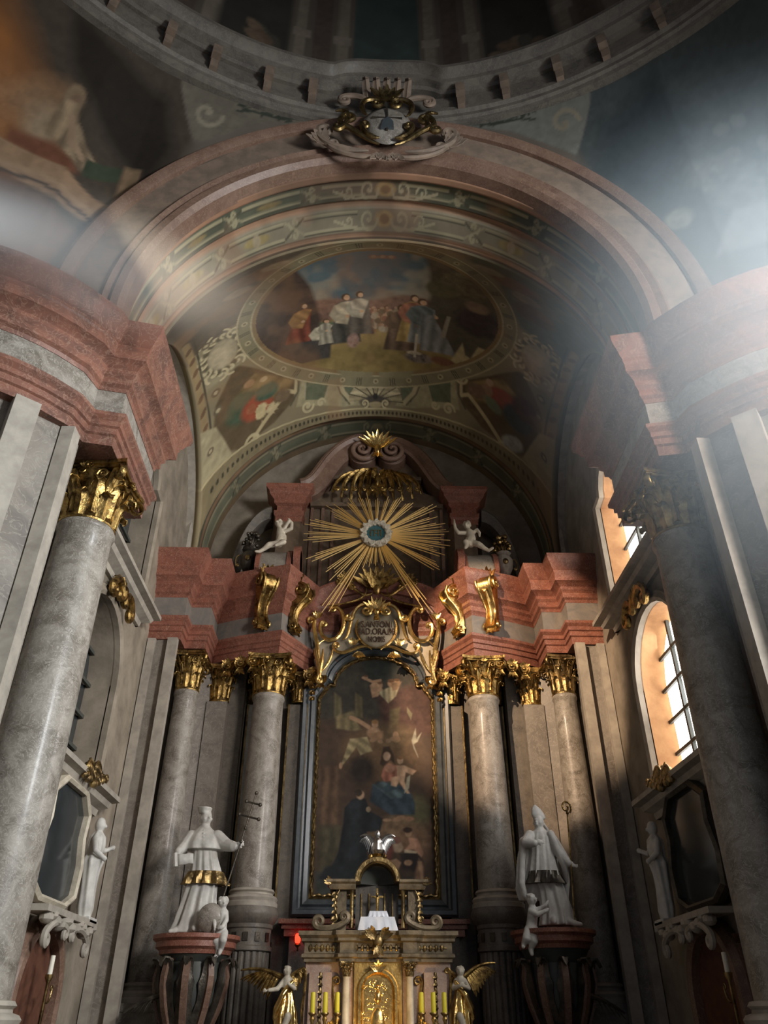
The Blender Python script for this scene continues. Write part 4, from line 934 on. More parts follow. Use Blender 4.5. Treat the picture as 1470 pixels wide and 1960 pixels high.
# woman, child, blue mantle
p.poly(qp(560, 990, 600, 960, 700, 970, 830, 1010, 880, 1120, 880, 1210, 700, 1210, 540, 1110), (.04, .06, .075), .04, fold=.25, ff=22, fdir=(.8, .5)); p.poly(qp(560, 985, 640, 960, 720, 1000, 800, 1040, 780, 1085, 700, 1090, 640, 1040), (.085, .12, .13), .04, fold=.35, ff=30, fdir=(.6, .8))
p.poly(qp(640, 870, 680, 820, 740, 840, 740, 950, 650, 960, 625, 920), (.34, .14, .09), .03, fold=.3, ff=40); qb(690, 860, 40, 34, (.42, .22, .14)); p.poly(qp(615, 830, 640, 700, 690, 695, 720, 760, 730, 830, 690, 800, 640, 850), (.055, .035, .022), .04)
qb(668, 770, 26, 34, (.48, .32, .21)); qb(700, 1000, 60, 30, (.05, .08, .09), rot=.3)
qb(768, 800, 24, 28, (.5, .33, .21)); qb(768, 780, 26, 16, (.22, .12, .06)); p.poly(qp(740, 840, 800, 840, 890, 880, 860, 910, 810, 890, 800, 960, 840, 1050, 820, 1050, 760, 960, 740, 1000, 700, 990, 700, 930, 745, 920), (.50, .32, .2), .025, fold=.15, ff=30); p.poly(qp(820, 930, 845, 910, 835, 1010, 800, 1050), (.38, .34, .24), .02)
# kneeling friar
p.poly(qp(450, 1080, 510, 1090, 540, 1180, 640, 1240, 620, 1330, 520, 1340, 520, 1500, 530, 1650, 230, 1640, 300, 1500, 340, 1280, 350, 1160, 400, 1100), (.022, .026, .03), .03, fold=.3, ff=14); qb(470, 1062, 28, 34, (.40, .27, .17)); qb(455, 1045, 28, 28, (.05, .035, .025)); p.poly(qp(200, 1600, 520, 1560, 560, 1700, 150, 1700), (.02, .024, .028), .08); p.poly(qp(520, 1340, 600, 1340, 600, 1440, 530, 1450), (.17, .12, .07), .04); qb(670, 1250, 34, 12, skin); qb(760, 1240, 50, 20, (.33, .2, .12), rot=.3); qb(840, 1240, 34, 18, (.28, .15, .09)); qb(530, 1170, 18, 20, (.26, .2, .13))
# putti with a book below
p.poly(qp(760, 1500, 900, 1460, 940, 1560, 900, 1640, 780, 1620), (.03, .022, .02), .08); qb(830, 1345, 26, 32, skin); qb(825, 1325, 36, 22, (.05, .03, .02)); p.poly(qp(830, 1380, 900, 1390, 945, 1500, 930, 1530, 870, 1470, 800, 1480, 840, 1430), (.40, .22, .14), .03, fold=.2); p.poly(qp(800, 1470, 900, 1485, 890, 1500, 800, 1495), (.5, .4, .27), .015)
qb(750, 1450, 40, 44, (.38, .28, .19)); qb(745, 1400, 30, 30, (.2, .1, .07)); p.poly(qp(640, 1380, 700, 1390, 720, 1480, 700, 1560, 650, 1560), (.20, .07, .055), .04, fold=.3, ff=30); p.poly(qp(680, 1560, 740, 1540, 775, 1570, 745, 1650, 720, 1650), skin, .03); p.poly(qp(910, 1540, 945, 1600, 945, 1830, 880, 1830, 880, 1650), (.24, .14, .085), .05); qb(830, 1570, 30, 22, skin); p.poly(qp(900, 1560, 930, 1560, 945, 1700, 925, 1700), skin, .03)
_g = p.C.reshape(nx, nz, 3)
for _ in range(1):
    _p = np.pad(_g, ((1, 1), (1, 1), (0, 0)), 'edge'); _g = sum(_p[i:i+nx, j:j+nz] for i in (0, 1, 2) for j in (0, 1, 2))/9
p.C = _g.reshape(-1, 3).copy(); p.mottle(.22, 9, 4); p.mottle(.25, 1.3, 4); p.C *= 1.05
keepshape = outline()
def inside(pts, poly):
    x, z = pts[:, 0], pts[:, 2]; r = np.zeros(len(x), bool); n = len(poly)
    for i in range(n):
        x0, z0 = poly[i]; x1, z1 = poly[(i+1) % n]
        if abs(z1-z0) > 1e-12: r ^= ((z0 > z) != (z1 > z)) & (x < (x1-x0)*(z-z0)/(z1-z0)+x0)
    return r
painted('canvas', np.stack([XX, np.full_like(XX, 16.84), Z4], -1), p.out(), 'oil', P_, keep=lambda c: inside(c, outline(.03)))
fo = outline(0)
xz_sweep(fo, [(.03, 16.86), (.0, 16.80), (-.025, 16.78), (-.06, 16.80), (-.07, 16.83), (-.07, 16.86)], closed=True).build('gilded_slip', 'gold', P_, ang=40)
L = [Vector((x, 0, z)) for x, z in fo]; L.append(L[0]); bp = []; br = []; acc = 0
for i in range(len(L)-1):
    d = L[i+1]-L[i]; m = max(1, int(d.length/.016))
    for k in range(m):
        c = L[i]+d*(k/m); acc += d.length/m; w = .012*math.sin(acc/.10*PI); nn = Vector((d.z, 0, -d.x)).normalized(); c = c+nn*w; bp.append((c.x, 16.775, c.z)); br.append(.016+.014*abs(math.sin(acc/.10*PI)))
BEAD = MB().tube(bp, br, 6)
fr_ = xz_sweep(outline(.03), [(-.03, 16.9), (-.03, 16.80), (-.06, 16.74), (-.14, 16.70), (-.18, 16.74), (-.22, 16.72), (-.25, 16.62), (-.32, 16.60), (-.36, 16.66), (-.36, 16.95)], closed=True).build('frame', 'frame', P_, ang=30)
BEAD.build('carved_beading', 'oldgold', fr_)
# gilded drops hanging at the shoulders of the frame
for s in (-1, 1):
    t = thing('gilded_drop', 'gilded husk drop hanging at the painting frame shoulder nearer the %s statue' % ('cardinal' if s < 0 else 'bishop'), 'ornament', (s*1.42, 16.5, 8.2))
    g = MB()
    for k in range(6): fan(g, (s*1.42, 8.35-.14*k), .17-.012*k, 3, 240, 300, .045, y=16.52, curl=.3); g.ball((s*1.42, 16.5, 8.3-.14*k), .035, 8, 6)
    g.build('husks', 'gold', t, ang=50)

# ================================================================== title shield over the painting
C_ = thing('title_cartouche', 'cream shield with gilded scrollwork lettered S. ANTONI PAD. ORA PR NOBIS above the painting', 'sign', (0, 16.5, 8.2))
body = [(-.62, 8.98), (-.98, 8.62), (-1.28, 8.1), (-1.40, 8.25), (-1.28, 8.75), (-1.45, 9.05), (-1.35, 9.35), (-1.15, 9.05), (-.85, 8.95), (-.72, 9.1), (-.66, 9.75), (-.4, 9.95), (0, 10.02)]
body = body+[(-x, z) for x, z in body[::-1][1:]]+[(1.05, 8.45), (.75, 8.82), (.4, 9.0), (0, 9.02), (-.4, 9.0), (-.75, 8.82), (-1.05, 8.45)][:0]
# cream ground follows the arch of the frame
arch_in = [(1.15*math.cos(a), 8.05+.93*math.sin(a)) for a in np.linspace(.12, PI-.12, 20)]
ground = [(-1.30, 8.15), (-1.42, 8.5), (-1.30, 8.8), (-1.42, 9.15), (-1.2, 9.0), (-.95, 8.95), (-.75, 9.2), (-.68, 9.65), (-.5, 9.85), (0, 9.95), (.5, 9.85), (.68, 9.65), (.75, 9.2), (.95, 8.95), (1.2, 9.0), (1.42, 9.15), (1.30, 8.8), (1.42, 8.5), (1.30, 8.15)]+arch_in
bm = bmesh.new(); vs = [bm.verts.new((x, 16.52, z)) for x, z in ground]; es = [bm.edges.new((vs[i], vs[(i+1) % len(vs)])) for i in range(len(vs))]
bmesh.ops.triangle_fill(bm, use_beauty=True, use_dissolve=False, edges=es); bm.verts.index_update(); gm = MB(); gm.v = [tuple(v.co) for v in bm.verts]; gm.f = [tuple(v.index for v in f.verts) for f in bm.faces]; bm.free()
o = gm.build('cream_ground', 'cream', C_, smooth=False); solid(o, .09, 0)
sh = [(-.38, 9.48), (-.46, 9.3), (-.44, 9.05), (-.3, 8.88), (0, 8.80), (.3, 8.88), (.44, 9.05), (.46, 9.3), (.38, 9.48), (.2, 9.5), (0, 9.42), (-.2, 9.5)]
rows = []
for k, y in ((1.0, 16.46), (.97, 16.41), (.8, 16.36), (.45, 16.33), (.02, 16.32)): rows.append([(x*k, y, 9.18+(z-9.18)*k) for x, z in sh])
MB().grid(rows, cu=True).build('shield', 'cream', C_, ang=60)
g = MB()
def both_scroll(*a, **k):
    for s in (-1, 1):
        q_ = MB(); cscroll(q_, *a, **k); g.merge(q_ if s > 0 else q_.mirror())
both_scroll([(.02, 8.78), (.30, 8.80), (.52, 9.05), (.50, 9.4), (.42, 9.5)], 16.38, .035)
both_scroll([(.56, 9.52), (.52, 9.92), (.12, 9.98), (.12, 9.72)], 16.34, .045, r1=.11, s1=1, r0=.09, s0=1)
both_scroll([(.50, 9.7), (.66, 9.5), (.60, 9.0), (.78, 8.98)], 16.38, .04)
both_scroll([(.98, 9.82), (.64, 9.72), (.62, 8.85), (1.08, 8.72), (1.35, 9.0), (1.30, 9.35)], 16.36, .05, r1=.07, s1=1, r0=.08, s0=-1)
both_scroll([(1.44, 9.42), (1.50, 9.15), (1.25, 8.9), (1.42, 8.55), (1.2, 8.3)], 16.34, .05, r0=.09, s0=-1)
both_scroll([(1.20, 8.95), (1.62, 8.7), (1.15, 8.4), (1.32, 8.0)], 16.34, .045, r1=.07, s1=-1)
both_scroll([(.1, 8.74), (.25, 8.92), (.5, 8.8), (.62, 8.62), (.9, 8.55), (.98, 8.8)], 16.38, .04, r1=.07, s1=1)
both_scroll([(1.0, 8.72), (1.02, 8.45), (1.22, 8.2)], 16.36, .035)
both_scroll([(1.22, 8.72), (1.2, 8.4), (1.34, 8.1), (1.22, 7.95)], 16.34, .05)
fan(g, (0, 9.72), .38, 7, 30, 150, .055, y=16.36, curl=.3); g.ball((0, 16.3, 9.66), (.07, .06, .09)); fan(g, (0, 9.6), .2, 3, 250, 290, .04, y=16.34)
for s in (-1, 1): fan(g, (s*.40, 8.66), .22, 5, 225, 315, .05, y=16.36, curl=.3); fan(g, (s*.55, 8.84), .2, 4, 60 if s > 0 else 40, 140 if s > 0 else 120, .05, y=16.36); fan(g, (s*1.38, 9.5), .2, 4, 50, 130, .05, y=16.34)
g.build('gilded_scrollwork', 'goldb', C_, ang=50)
for txt, z, s in (('S.ANTONI', 9.30, .205), ('PAD.ORA.PR', 9.12, .205), ('NOBIS', 8.935, .18)):
    cu = bpy.data.curves.new('lettering', 'FONT'); cu.body = txt; cu.size = s*1.08; cu.align_x = 'CENTER'; cu.extrude = .006; cu.offset = .002
    o = bpy.data.objects.new('lettering', cu); COL.objects.link(o); o.location = (0, 16.315, z-.03); o.rotation_euler = (R(90), 0, 0); o.scale.x = .72
    bpy.context.view_layer.update(); me = bpy.data.meshes.new_from_object(o.evaluated_get(bpy.context.evaluated_depsgraph_get())); mw = o.matrix_world.copy(); bpy.data.objects.remove(o)
    me.transform(mw); me.materials.clear(); me.materials.append(M['ink']); o = bpy.data.objects.new('lettering', me); COL.objects.link(o); o.parent = C_; o.matrix_parent_inverse = world_of(C_).inverted()
# acanthus crest standing on the arched cornice
A_ = thing('acanthus_crest', 'gilded acanthus crest standing on the arched red cornice over the title shield', 'ornament', (0, 16.4, 10.1))
g = MB(); fan(g, (0, 10.25), .68, 9, 25, 155, .085, y=16.3, curl=.28); fan(g, (0, 10.2), .4, 5, 50, 130, .09, y=16.2, curl=.5); g.ball((0, 16.2, 10.2), (.09, .08, .14))
for s in (-1, 1):
    for a in ([(s*.1, 10.15), (s*.35, 9.95), (s*.5, 10.3), (s*.85, 10.5)], [(s*.2, 10.3), (s*.4, 10.65), (s*.62, 10.5), (s*.66, 10.35)]): cscroll(g, a, 16.3, .04, r1=.08, s1=-s)
    cscroll(g, [(s*.25, 10.3), (s*.2, 9.9), (s*.7, 9.88), (s*1.15, 9.78)], 16.28, .03)
    fan(g, (s*.7, 10.45), .3, 4, 10 if s > 0 else 110, 70 if s > 0 else 170, .06, y=16.3)
g.build('leaves', 'gold', A_, ang=50)
# ================================================================== figures
class Fig:
    """One continuous sculpted body laid out from the photograph at depth Y0, merged by a voxel remesh."""
    def __init__(s, Y0, x, y):
        s.Y = Y0; s.mb = MB(); a = at(x, y, Y=Y0); b_ = at(x+50, y, Y=Y0); s.m = (b_.x-a.x)/50
    def p(s, x, y, dy=0):
        a = at(x, y, Y=s.Y); return Vector((a.x, s.Y+dy, a.z))
    def ball(s, x, y, rx, ry, rz=None, dy=0, mb=None):
        (mb or s.mb).ball(s.p(x, y, dy), (rx*s.m, (rz or rx)*s.m, ry*s.m), 16, 11)
    def limb(s, pts, mb=None):                                # pts: (x, y, dy, radius px)
        P = [s.p(a, b_, c) for a, b_, c, _ in pts]; r = [q[3]*s.m for q in pts]; mb = mb or s.mb
        n = 7; L = []; rr = []
        for i in range(len(P)-1):
            for k in range(n): t = k/n; L.append(P[i].lerp(P[i+1], t)); rr.append(r[i]*(1-t)+r[i+1]*t)
        L.append(P[-1]); rr.append(r[-1]); mb.tube(L, rr, 12); mb.ball(P[0], r[0], 10, 7); mb.ball(P[-1], r[-1], 10, 7)
        for q in range(1, len(P)-1): mb.ball(P[q], r[q]*1.0, 10, 7)
    def robe(s, rings, depth=.7, folds=11, amp=.07, dy=0, ph=0, mb=None, hollow=False):
        rg = sorted(rings, key=lambda q: q[1]); ys = np.linspace(rg[0][1], rg[-1][1], max(10, int(abs(rg[-1][1]-rg[0][1])/2.5))); rows = []
        f = lambda k, y: np.interp(y, [q[1] for q in rg], [q[k] for q in rg])
        for y in ys:
            c = s.p(f(0, y), y, dy); w = f(2, y)*s.m; t = (y-ys[0])/(ys[-1]-ys[0]+1e-6); ring = []
            for j in range(96):
                a = 2*PI*j/96; k = 1+1.45*amp*(.3+.7*t)*(math.sin(folds*a+ph+1.6*t)+.5*math.sin(folds*1.7*a+2*ph+2.5*math.sin(t*2)))
                ring.append((c.x+w*k*math.cos(a), c.y+w*depth*k*math.sin(a), c.z))
            rows.append(ring)
        (mb or s.mb).grid(rows, cu=True, caps=True)
    def head(s, x, y, r, look=0, dy=0, hair=None):            # r = half head width in pixels; look = nose direction (-1 left .. 1 right)
        s.ball(x, y, r*.92, r*1.22, r*1.05, dy); c = s.p(x, y, dy); R_ = r*s.m
        f = Vector((math.sin(look*1.1), -math.cos(look*1.1), 0)); sd = Vector((f.y, -f.x, 0)) * -1
        m = s.mb
        m.ball(c+f*R_*.55+Vector((0, 0, -R_*.62)), (R_*.42, R_*.45, R_*.34), 10, 7)          # chin
        m.tube([c+f*R_*.92+Vector((0, 0, R_*.28)), c+f*R_*1.28+Vector((0, 0, -R_*.18)), c+f*R_*.98+Vector((0, 0, -R_*.26))], [R_*.12, R_*.19, R_*.15], 7)
        m.ball(c+f*R_*.88+Vector((0, 0, R_*.34)), (R_*.5, R_*.3, R_*.12), 9, 6)                # brow
        for q in (-1, 1):
            m.ball(c+f*R_*.86+sd*q*R_*.38+Vector((0, 0, R_*.12)), R_*.13, 8, 6)                # eyes
            m.ball(c+f*R_*.62+sd*q*R_*.5+Vector((0, 0, -R_*.22)), R_*.34, 8, 6)                # cheeks
            m.ball(c+sd*q*R_*.92+Vector((0, 0, -R_*.02)), (R_*.14, R_*.2, R_*.28), 8, 6)        # ears
        for z in (-.44, -.58): m.ball(c+f*R_*1.0+Vector((0, 0, R_*z)), (R_*.26, R_*.16, R_*.07), 8, 5)
        if hair:
            rnd = random.Random(int(x*7+y))
            for i in range(26):
                a = rnd.uniform(0, 2*PI); t = rnd.uniform(.05, .95); v = Vector((math.cos(a)*math.cos(t), math.sin(a)*math.cos(t), math.sin(t)))
                if v.dot(f) > .55 and v.z < .6: continue
                m.ball(c+Vector((v.x*R_*.95, v.y*R_*1.05, v.z*R_*1.2+R_*.05)), R_*hair, 8, 6)
    def hand(s, x, y, dy, r, dx, dyy, spread=.5, n=4, curl=.3, thumb=1):  # palm + four fingers + thumb, pointing along (dx, dyy) in pixels
        c = s.p(x, y, dy); d = Vector((dx, 0, -dyy)).normalized(); q = Vector((d.z, 0, -d.x)); R_ = r*s.m; m = s.mb
        m.ball(c, (R_*.9, R_*.55, R_*.9), 10, 7); m.ball(c+d*R_*.5, (R_*.8, R_*.45, R_*.8), 10, 7)
        for i in range(4):
            k = (i-1.5)/1.5; b0 = c+d*R_*.9+q*k*R_*.55; l = R_*(1.25-.22*abs(k+.2)); dd = (d+q*k*spread*.6).normalized()
            m.tube([b0, b0+dd*l*.55, b0+dd*l*.95+Vector((0, -curl*l*.5, 0)), b0+dd*l*1.05+Vector((0, -curl*l, 0))], [R_*.2, R_*.19, R_*.16, R_*.11], 7)
        b0 = c+q*thumb*R_*.6; m.tube([b0, b0+q*thumb*R_*.6+d*R_*.3, b0+q*thumb*R_*.8+d*R_*.9], [R_*.25, R_*.2, R_*.13], 7)
    def build(s, name, m, parent, vox=.02, mb=None, smooth=1):
        o = (mb or s.mb).build(name, m, parent, fix=False)
        r = o.modifiers.new('merge', 'REMESH'); r.mode = 'VOXEL'; r.voxel_size = vox; r.use_smooth_shade = True
        if smooth: k = o.modifiers.new('soften', 'SMOOTH'); k.iterations = smooth; k.factor = .5
        return o

# ---- cardinal at the left
t = thing('cardinal_statue', 'white statue of a cardinal in square cap and short cape, one hand stretched out', 'statue', (-3.0, 14.8, 2.86))
f = Fig(14.8, 390, 1650)
f.robe([(371, 1787, 43), (374, 1765, 37), (381, 1720, 30), (389, 1684, 27), (391, 1650, 22)], .62, 9, .10)
f.robe([(394, 1691, 33), (394, 1668, 29), (392, 1640, 24), (392, 1612, 22)], .66, 13, .06, ph=1)
f.robe([(391, 1628, 41), (391, 1616, 38), (391, 1602, 30), (391, 1592, 21), (392, 1584, 12), (393, 1578, 8)], .62, 7, .035, ph=2)
f.limb([(393, 1590, 0, 10), (394, 1574, 0, 8.5)]); f.head(395, 1566, 12, .55)
f.robe([(393, 1558, 12), (392, 1553, 12), (392, 1546, 15)], .95, 4, .04)
f.limb([(366, 1602, 0, 13), (354, 1622, -.08, 11), (346, 1634, -.2, 8)]); f.hand(345, 1640, -.24, 5.5, -.2, 1, .3, thumb=-1)
f.limb([(416, 1602, 0, 13), (434, 1619, -.08, 12), (448, 1624, -.18, 10), (452, 1624, -.2, 8)]); f.hand(459, 1621, -.22, 6, 1, -.35, .8, curl=-.2, thumb=1)
f.limb([(352, 1774, -.05, 7), (339, 1784, -.2, 6), (332, 1786, -.28, 4)]); f.limb([(378, 1770, -.1, 6), (377, 1780, -.3, 5)])
for x in range(5): f.ball(392+.2*x, 1590+7.5*x, 1.3, 1.3, dy=-.145-.017*x)
f.build('body', 'white', t, .0135)
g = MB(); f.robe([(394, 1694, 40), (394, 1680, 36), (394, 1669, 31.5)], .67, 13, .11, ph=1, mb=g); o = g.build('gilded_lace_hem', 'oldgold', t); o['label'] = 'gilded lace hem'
s_ = thing('double_cross_staff', 'thin bronze staff with a double-barred cross standing beside the cardinal statue', 'staff', (-2.75, 14.5, 2.9))
A = at(424, 1728, Y=14.5); B = at(491, 1518, Y=14.5); d = (B-A).normalized(); qd = Vector((d.z, 0, -d.x))
g = MB().tube([A, B], .014, 8)
for k, w in ((.18, .13), (.42, .18)):
    c = B-d*k; g.tube([c-qd*w, c+qd*w], .018, 8)
    for e in (-w, w): g.ball(c+qd*e, .035, 8, 6)
g.ball(B, .035, 8, 6); g.ball(B-d*.62, .03, 8, 6); g.ball(B-d*.85, .03, 8, 6)
g.build('staff_and_cross', 'bronze', s_)
t2 = thing('open_book', 'pale sheet with writing held low in the right hand of the cardinal statue', 'book', (-3.45, 14.55, 3.95))
a = at(338, 1636, Y=14.55); b_ = at(370, 1634, Y=14.62); c = at(370, 1653, Y=14.62); d_ = at(339, 1656, Y=14.55)
g = MB().grid([[a, a.lerp(b_, .25)+Vector((0, -.03, .01)), a.lerp(b_, .5), a.lerp(b_, .75)+Vector((0, -.02, .015)), b_], [d_, d_.lerp(c, .25)+Vector((0, -.03, 0)), d_.lerp(c, .5), d_.lerp(c, .75)+Vector((0, -.02, .01)), c]])
g.tube([a+(a-b_)*.08+Vector((0, -.02, .02)), d_+(d_-c)*.08+Vector((0, -.02, -.02))], .03, 8); o = g.build('pages', 'white', t2); solid(o, .02, 0)
# ---- bishop at the right
t = thing('bishop_statue', 'white statue of a mitred bishop in a cope, one hand on his breast', 'statue', (3.0, 14.8, 2.95))
f = Fig(14.8, 1040, 1650)
f.robe([(1070, 1772, 32), (1067, 1745, 27), (1057, 1705, 24), (1046, 1675, 24), (1042, 1640, 20)], .62, 9, .11, ph=.5)
f.robe([(1044, 1690, 31), (1041, 1664, 27), (1038, 1630, 22), (1036, 1604, 21), (1034, 1592, 15), (1033, 1585, 8)], .66, 12, .06, ph=2)
f.robe([(1022, 1722, 22), (1024, 1700, 30), (1030, 1660, 36), (1034, 1630, 38), (1035, 1608, 31), (1034, 1594, 18)], .36, 8, .09, dy=.13)
f.limb([(1001, 1612, -.05, 9), (998, 1650, -.05, 6), (997, 1690, -.03, 7), (1004, 1714, 0, 6), (1010, 1722, 0, 3)]); f.limb([(1052, 1598, -.1, 7), (1066, 1632, -.12, 8), (1078, 1658, -.1, 7), (1086, 1690, 0, 5), (1084, 1728, .02, 4)])
f.limb([(1032, 1592, 0, 9.5), (1032, 1580, 0, 8)]); f.head(1031, 1574, 11, -.55)
f.robe([(1033, 1568, 11.5), (1030, 1560, 13), (1026, 1549, 9.5), (1023, 1540, 1.5)], .55, 2, .03)
f.limb([(1038, 1570, .08, 3), (1048, 1584, .08, 3), (1056, 1600, .05, 4)])
f.limb([(1014, 1600, 0, 11), (1004, 1616, -.12, 10), (1018, 1619, -.24, 7)]); f.hand(1026, 1617, -.27, 5.5, 1, -.1, .3, thumb=1)
f.limb([(1056, 1606, 0, 11), (1074, 1640, -.1, 10), (1084, 1654, -.14, 8)]); f.hand(1091, 1659, -.16, 5, 1, .2, .2, curl=.8, thumb=-1)
f.limb([(1085, 1763, -.1, 6), (1096, 1770, -.2, 5), (1105, 1772, -.25, 3.5)]); f.limb([(1056, 1762, -.15, 6), (1054, 1768, -.28, 4.5)])
f.build('body', 'white', t, .0135)
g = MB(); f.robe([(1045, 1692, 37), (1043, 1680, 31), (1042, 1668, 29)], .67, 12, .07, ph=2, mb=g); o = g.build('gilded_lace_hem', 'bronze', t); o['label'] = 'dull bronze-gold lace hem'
s_ = thing('crozier', 'thin gilded crozier with a curled head held by the bishop statue', 'staff', (3.4, 14.6, 3))
A = at(1101, 1775, Y=14.62); B = at(1086, 1556, Y=14.62); g = MB().tube([A, B], .014, 8)
cc = at(1083, 1545, Y=14.62); g.tube([(cc.x+.10*(1-.75*k/24)*math.cos(-PI*.3+k/24*8.2), 14.62, cc.z+.12*(1-.75*k/24)*math.sin(-PI*.3+k/24*8.2)) for k in range(25)], .018, 8); g.ball(B, .03, 8, 6)
g.build('staff_with_curl', 'gold', s_)
# ---- small boys on the pedestals
t = thing('putto', 'grey-white boy with a shield perched on the pedestal edge at the cardinal statue feet', 'statue', (-2.65, 14.4, 2.6))
f = Fig(14.42, 425, 1760); f.head(427, 1728, 9.5, .3, hair=.3); f.limb([(427, 1737, 0, 6), (426, 1748, 0, 10), (424, 1768, .02, 10.5), (422, 1786, 0, 11)])
f.limb([(421, 1786, 0, 9), (415, 1802, -.08, 7.5), (417, 1818, .02, 5.5), (415, 1828, 0, 4.2), (413, 1833, -.08, 3.4)]); f.limb([(428, 1786, 0, 9), (429, 1800, -.12, 7.5), (423, 1816, -.02, 5.5), (421, 1826, -.08, 3.6)])
f.limb([(432, 1746, 0, 5.5), (434, 1762, -.06, 5), (428, 1776, -.14, 4)]); f.hand(425, 1778, -.16, 3.6, -1, .2, .3); f.limb([(418, 1746, 0, 5.5), (411, 1760, -.06, 4.6), (413, 1772, -.12, 3.6)]); f.hand(413, 1776, -.13, 3.4, .1, 1, .3, thumb=-1)
f.build('body', 'white', t, .013)
g = MB(); c = f.p(404, 1757, -.04); g.lathe([(.01, -.07), (.12, -.06), (.2, -.02), (.22, .0), (.2, .03)], (c.x, c.y, c.z), 24, axis='y'); g.build('oval_shield', 'greym', t)
t = thing('putto', 'grey-white boy reaching up to the right, hanging at the pedestal of the bishop statue', 'statue', (2.6, 14.4, 2.6))
f = Fig(14.42, 1015, 1760); f.head(1017, 1722, 9.5, .5, hair=.3); f.limb([(1018, 1732, 0, 6), (1020, 1744, 0, 10), (1019, 1762, .02, 10), (1016, 1780, 0, 11)])
f.limb([(1012, 1780, 0, 9), (1006, 1797, -.06, 7.5), (1003, 1808, .02, 5), (1000, 1813, -.06, 3.6)]); f.limb([(1020, 1782, 0, 9), (1021, 1802, -.08, 7.5), (1016, 1816, 0, 5.2), (1017, 1827, -.06, 3.6)])
f.limb([(1014, 1744, -.04, 5.2), (1026, 1752, -.12, 5), (1040, 1746, -.14, 4)]); f.hand(1043, 1744, -.15, 3.6, .8, -.6, .3); f.limb([(1027, 1742, 0, 5), (1036, 1738, .0, 4.5), (1043, 1733, -.04, 3.6)]); f.hand(1045, 1730, -.05, 3.4, .5, -1, .4)
f.build('body', 'white', t, .013)
g = MB(); f.robe([(1016, 1786, 12), (1018, 1774, 11.5)], .8, 9, .06, mb=g); g.build('loincloth', 'white', t)
# ---- cherubs on the volute blocks
t = thing('cherub_on_gable', 'pale cherub with bent raised arm on the volute block above the cardinal statue', 'statue', (-2.4, 15.75, 11.1))
f = Fig(15.62, 535, 1025); f.head(534, 1003, 7.2, .4, hair=.3); f.limb([(535, 1010, 0, 4.5), (537, 1018, 0, 8), (538, 1030, 0, 8), (534, 1040, 0, 8.5)])
f.limb([(532, 1041, -.02, 6.5), (516, 1048, -.12, 6), (506, 1055, -.1, 4.2), (497, 1061, -.12, 3.4), (491, 1062, -.16, 2.6)]); f.limb([(538, 1040, -.02, 6.5), (544, 1044, -.16, 5.5), (534, 1049, -.18, 4), (529, 1052, -.2, 2.8)])
f.limb([(541, 1017, 0, 4), (549, 1007, -.06, 3.6), (554, 1000, -.08, 3)]); f.hand(553, 999, -.08, 2.6, 0, -1, .3); f.limb([(540, 1020, 0, 4), (558, 1014, -.05, 3.8), (559, 1004, -.06, 3.2), (554, 998, -.06, 2.6)])
f.robe([(538, 1034, 9.5), (539, 1024, 9)], .8, 6, .08); f.build('body', 'whitewarm', t, .014)
t = thing('cherub_on_gable', 'pale cherub with one arm lifted to the sunburst, above the bishop statue', 'statue', (2.4, 15.75, 11.1))
f = Fig(15.62, 905, 1025); f.head(894, 1006, 7.4, -.4, hair=.3); f.limb([(897, 1014, 0, 4.5), (899, 1020, 0, 8), (903, 1031, 0, 8), (901, 1040, 0, 8.5)])
f.limb([(905, 1040, -.02, 6.5), (915, 1046, -.1, 6), (925, 1053, -.1, 4.4), (934, 1058, -.1, 3.2), (941, 1055, -.14, 2.6)]); f.limb([(897, 1041, -.02, 6.5), (890, 1044, -.16, 5.5), (892, 1051, -.14, 4), (889, 1055, -.16, 3)])
f.limb([(891, 1020, 0, 4.2), (877, 1022, -.05, 3.8), (871, 1014, -.06, 3.2), (869, 1004, -.06, 2.6)]); f.hand(869, 1001, -.06, 2.6, 0, -1, .4); f.limb([(906, 1020, 0, 4), (913, 1014, 0, 3.6), (917, 1022, -.05, 3), (917, 1026, -.06, 2.6)]); f.hand(917, 1028, -.07, 2.5, 0, 1, .4)
f.robe([(900, 1040, 9), (899, 1030, 8)], .8, 6, .08); f.build('body', 'whitewarm', t, .014)
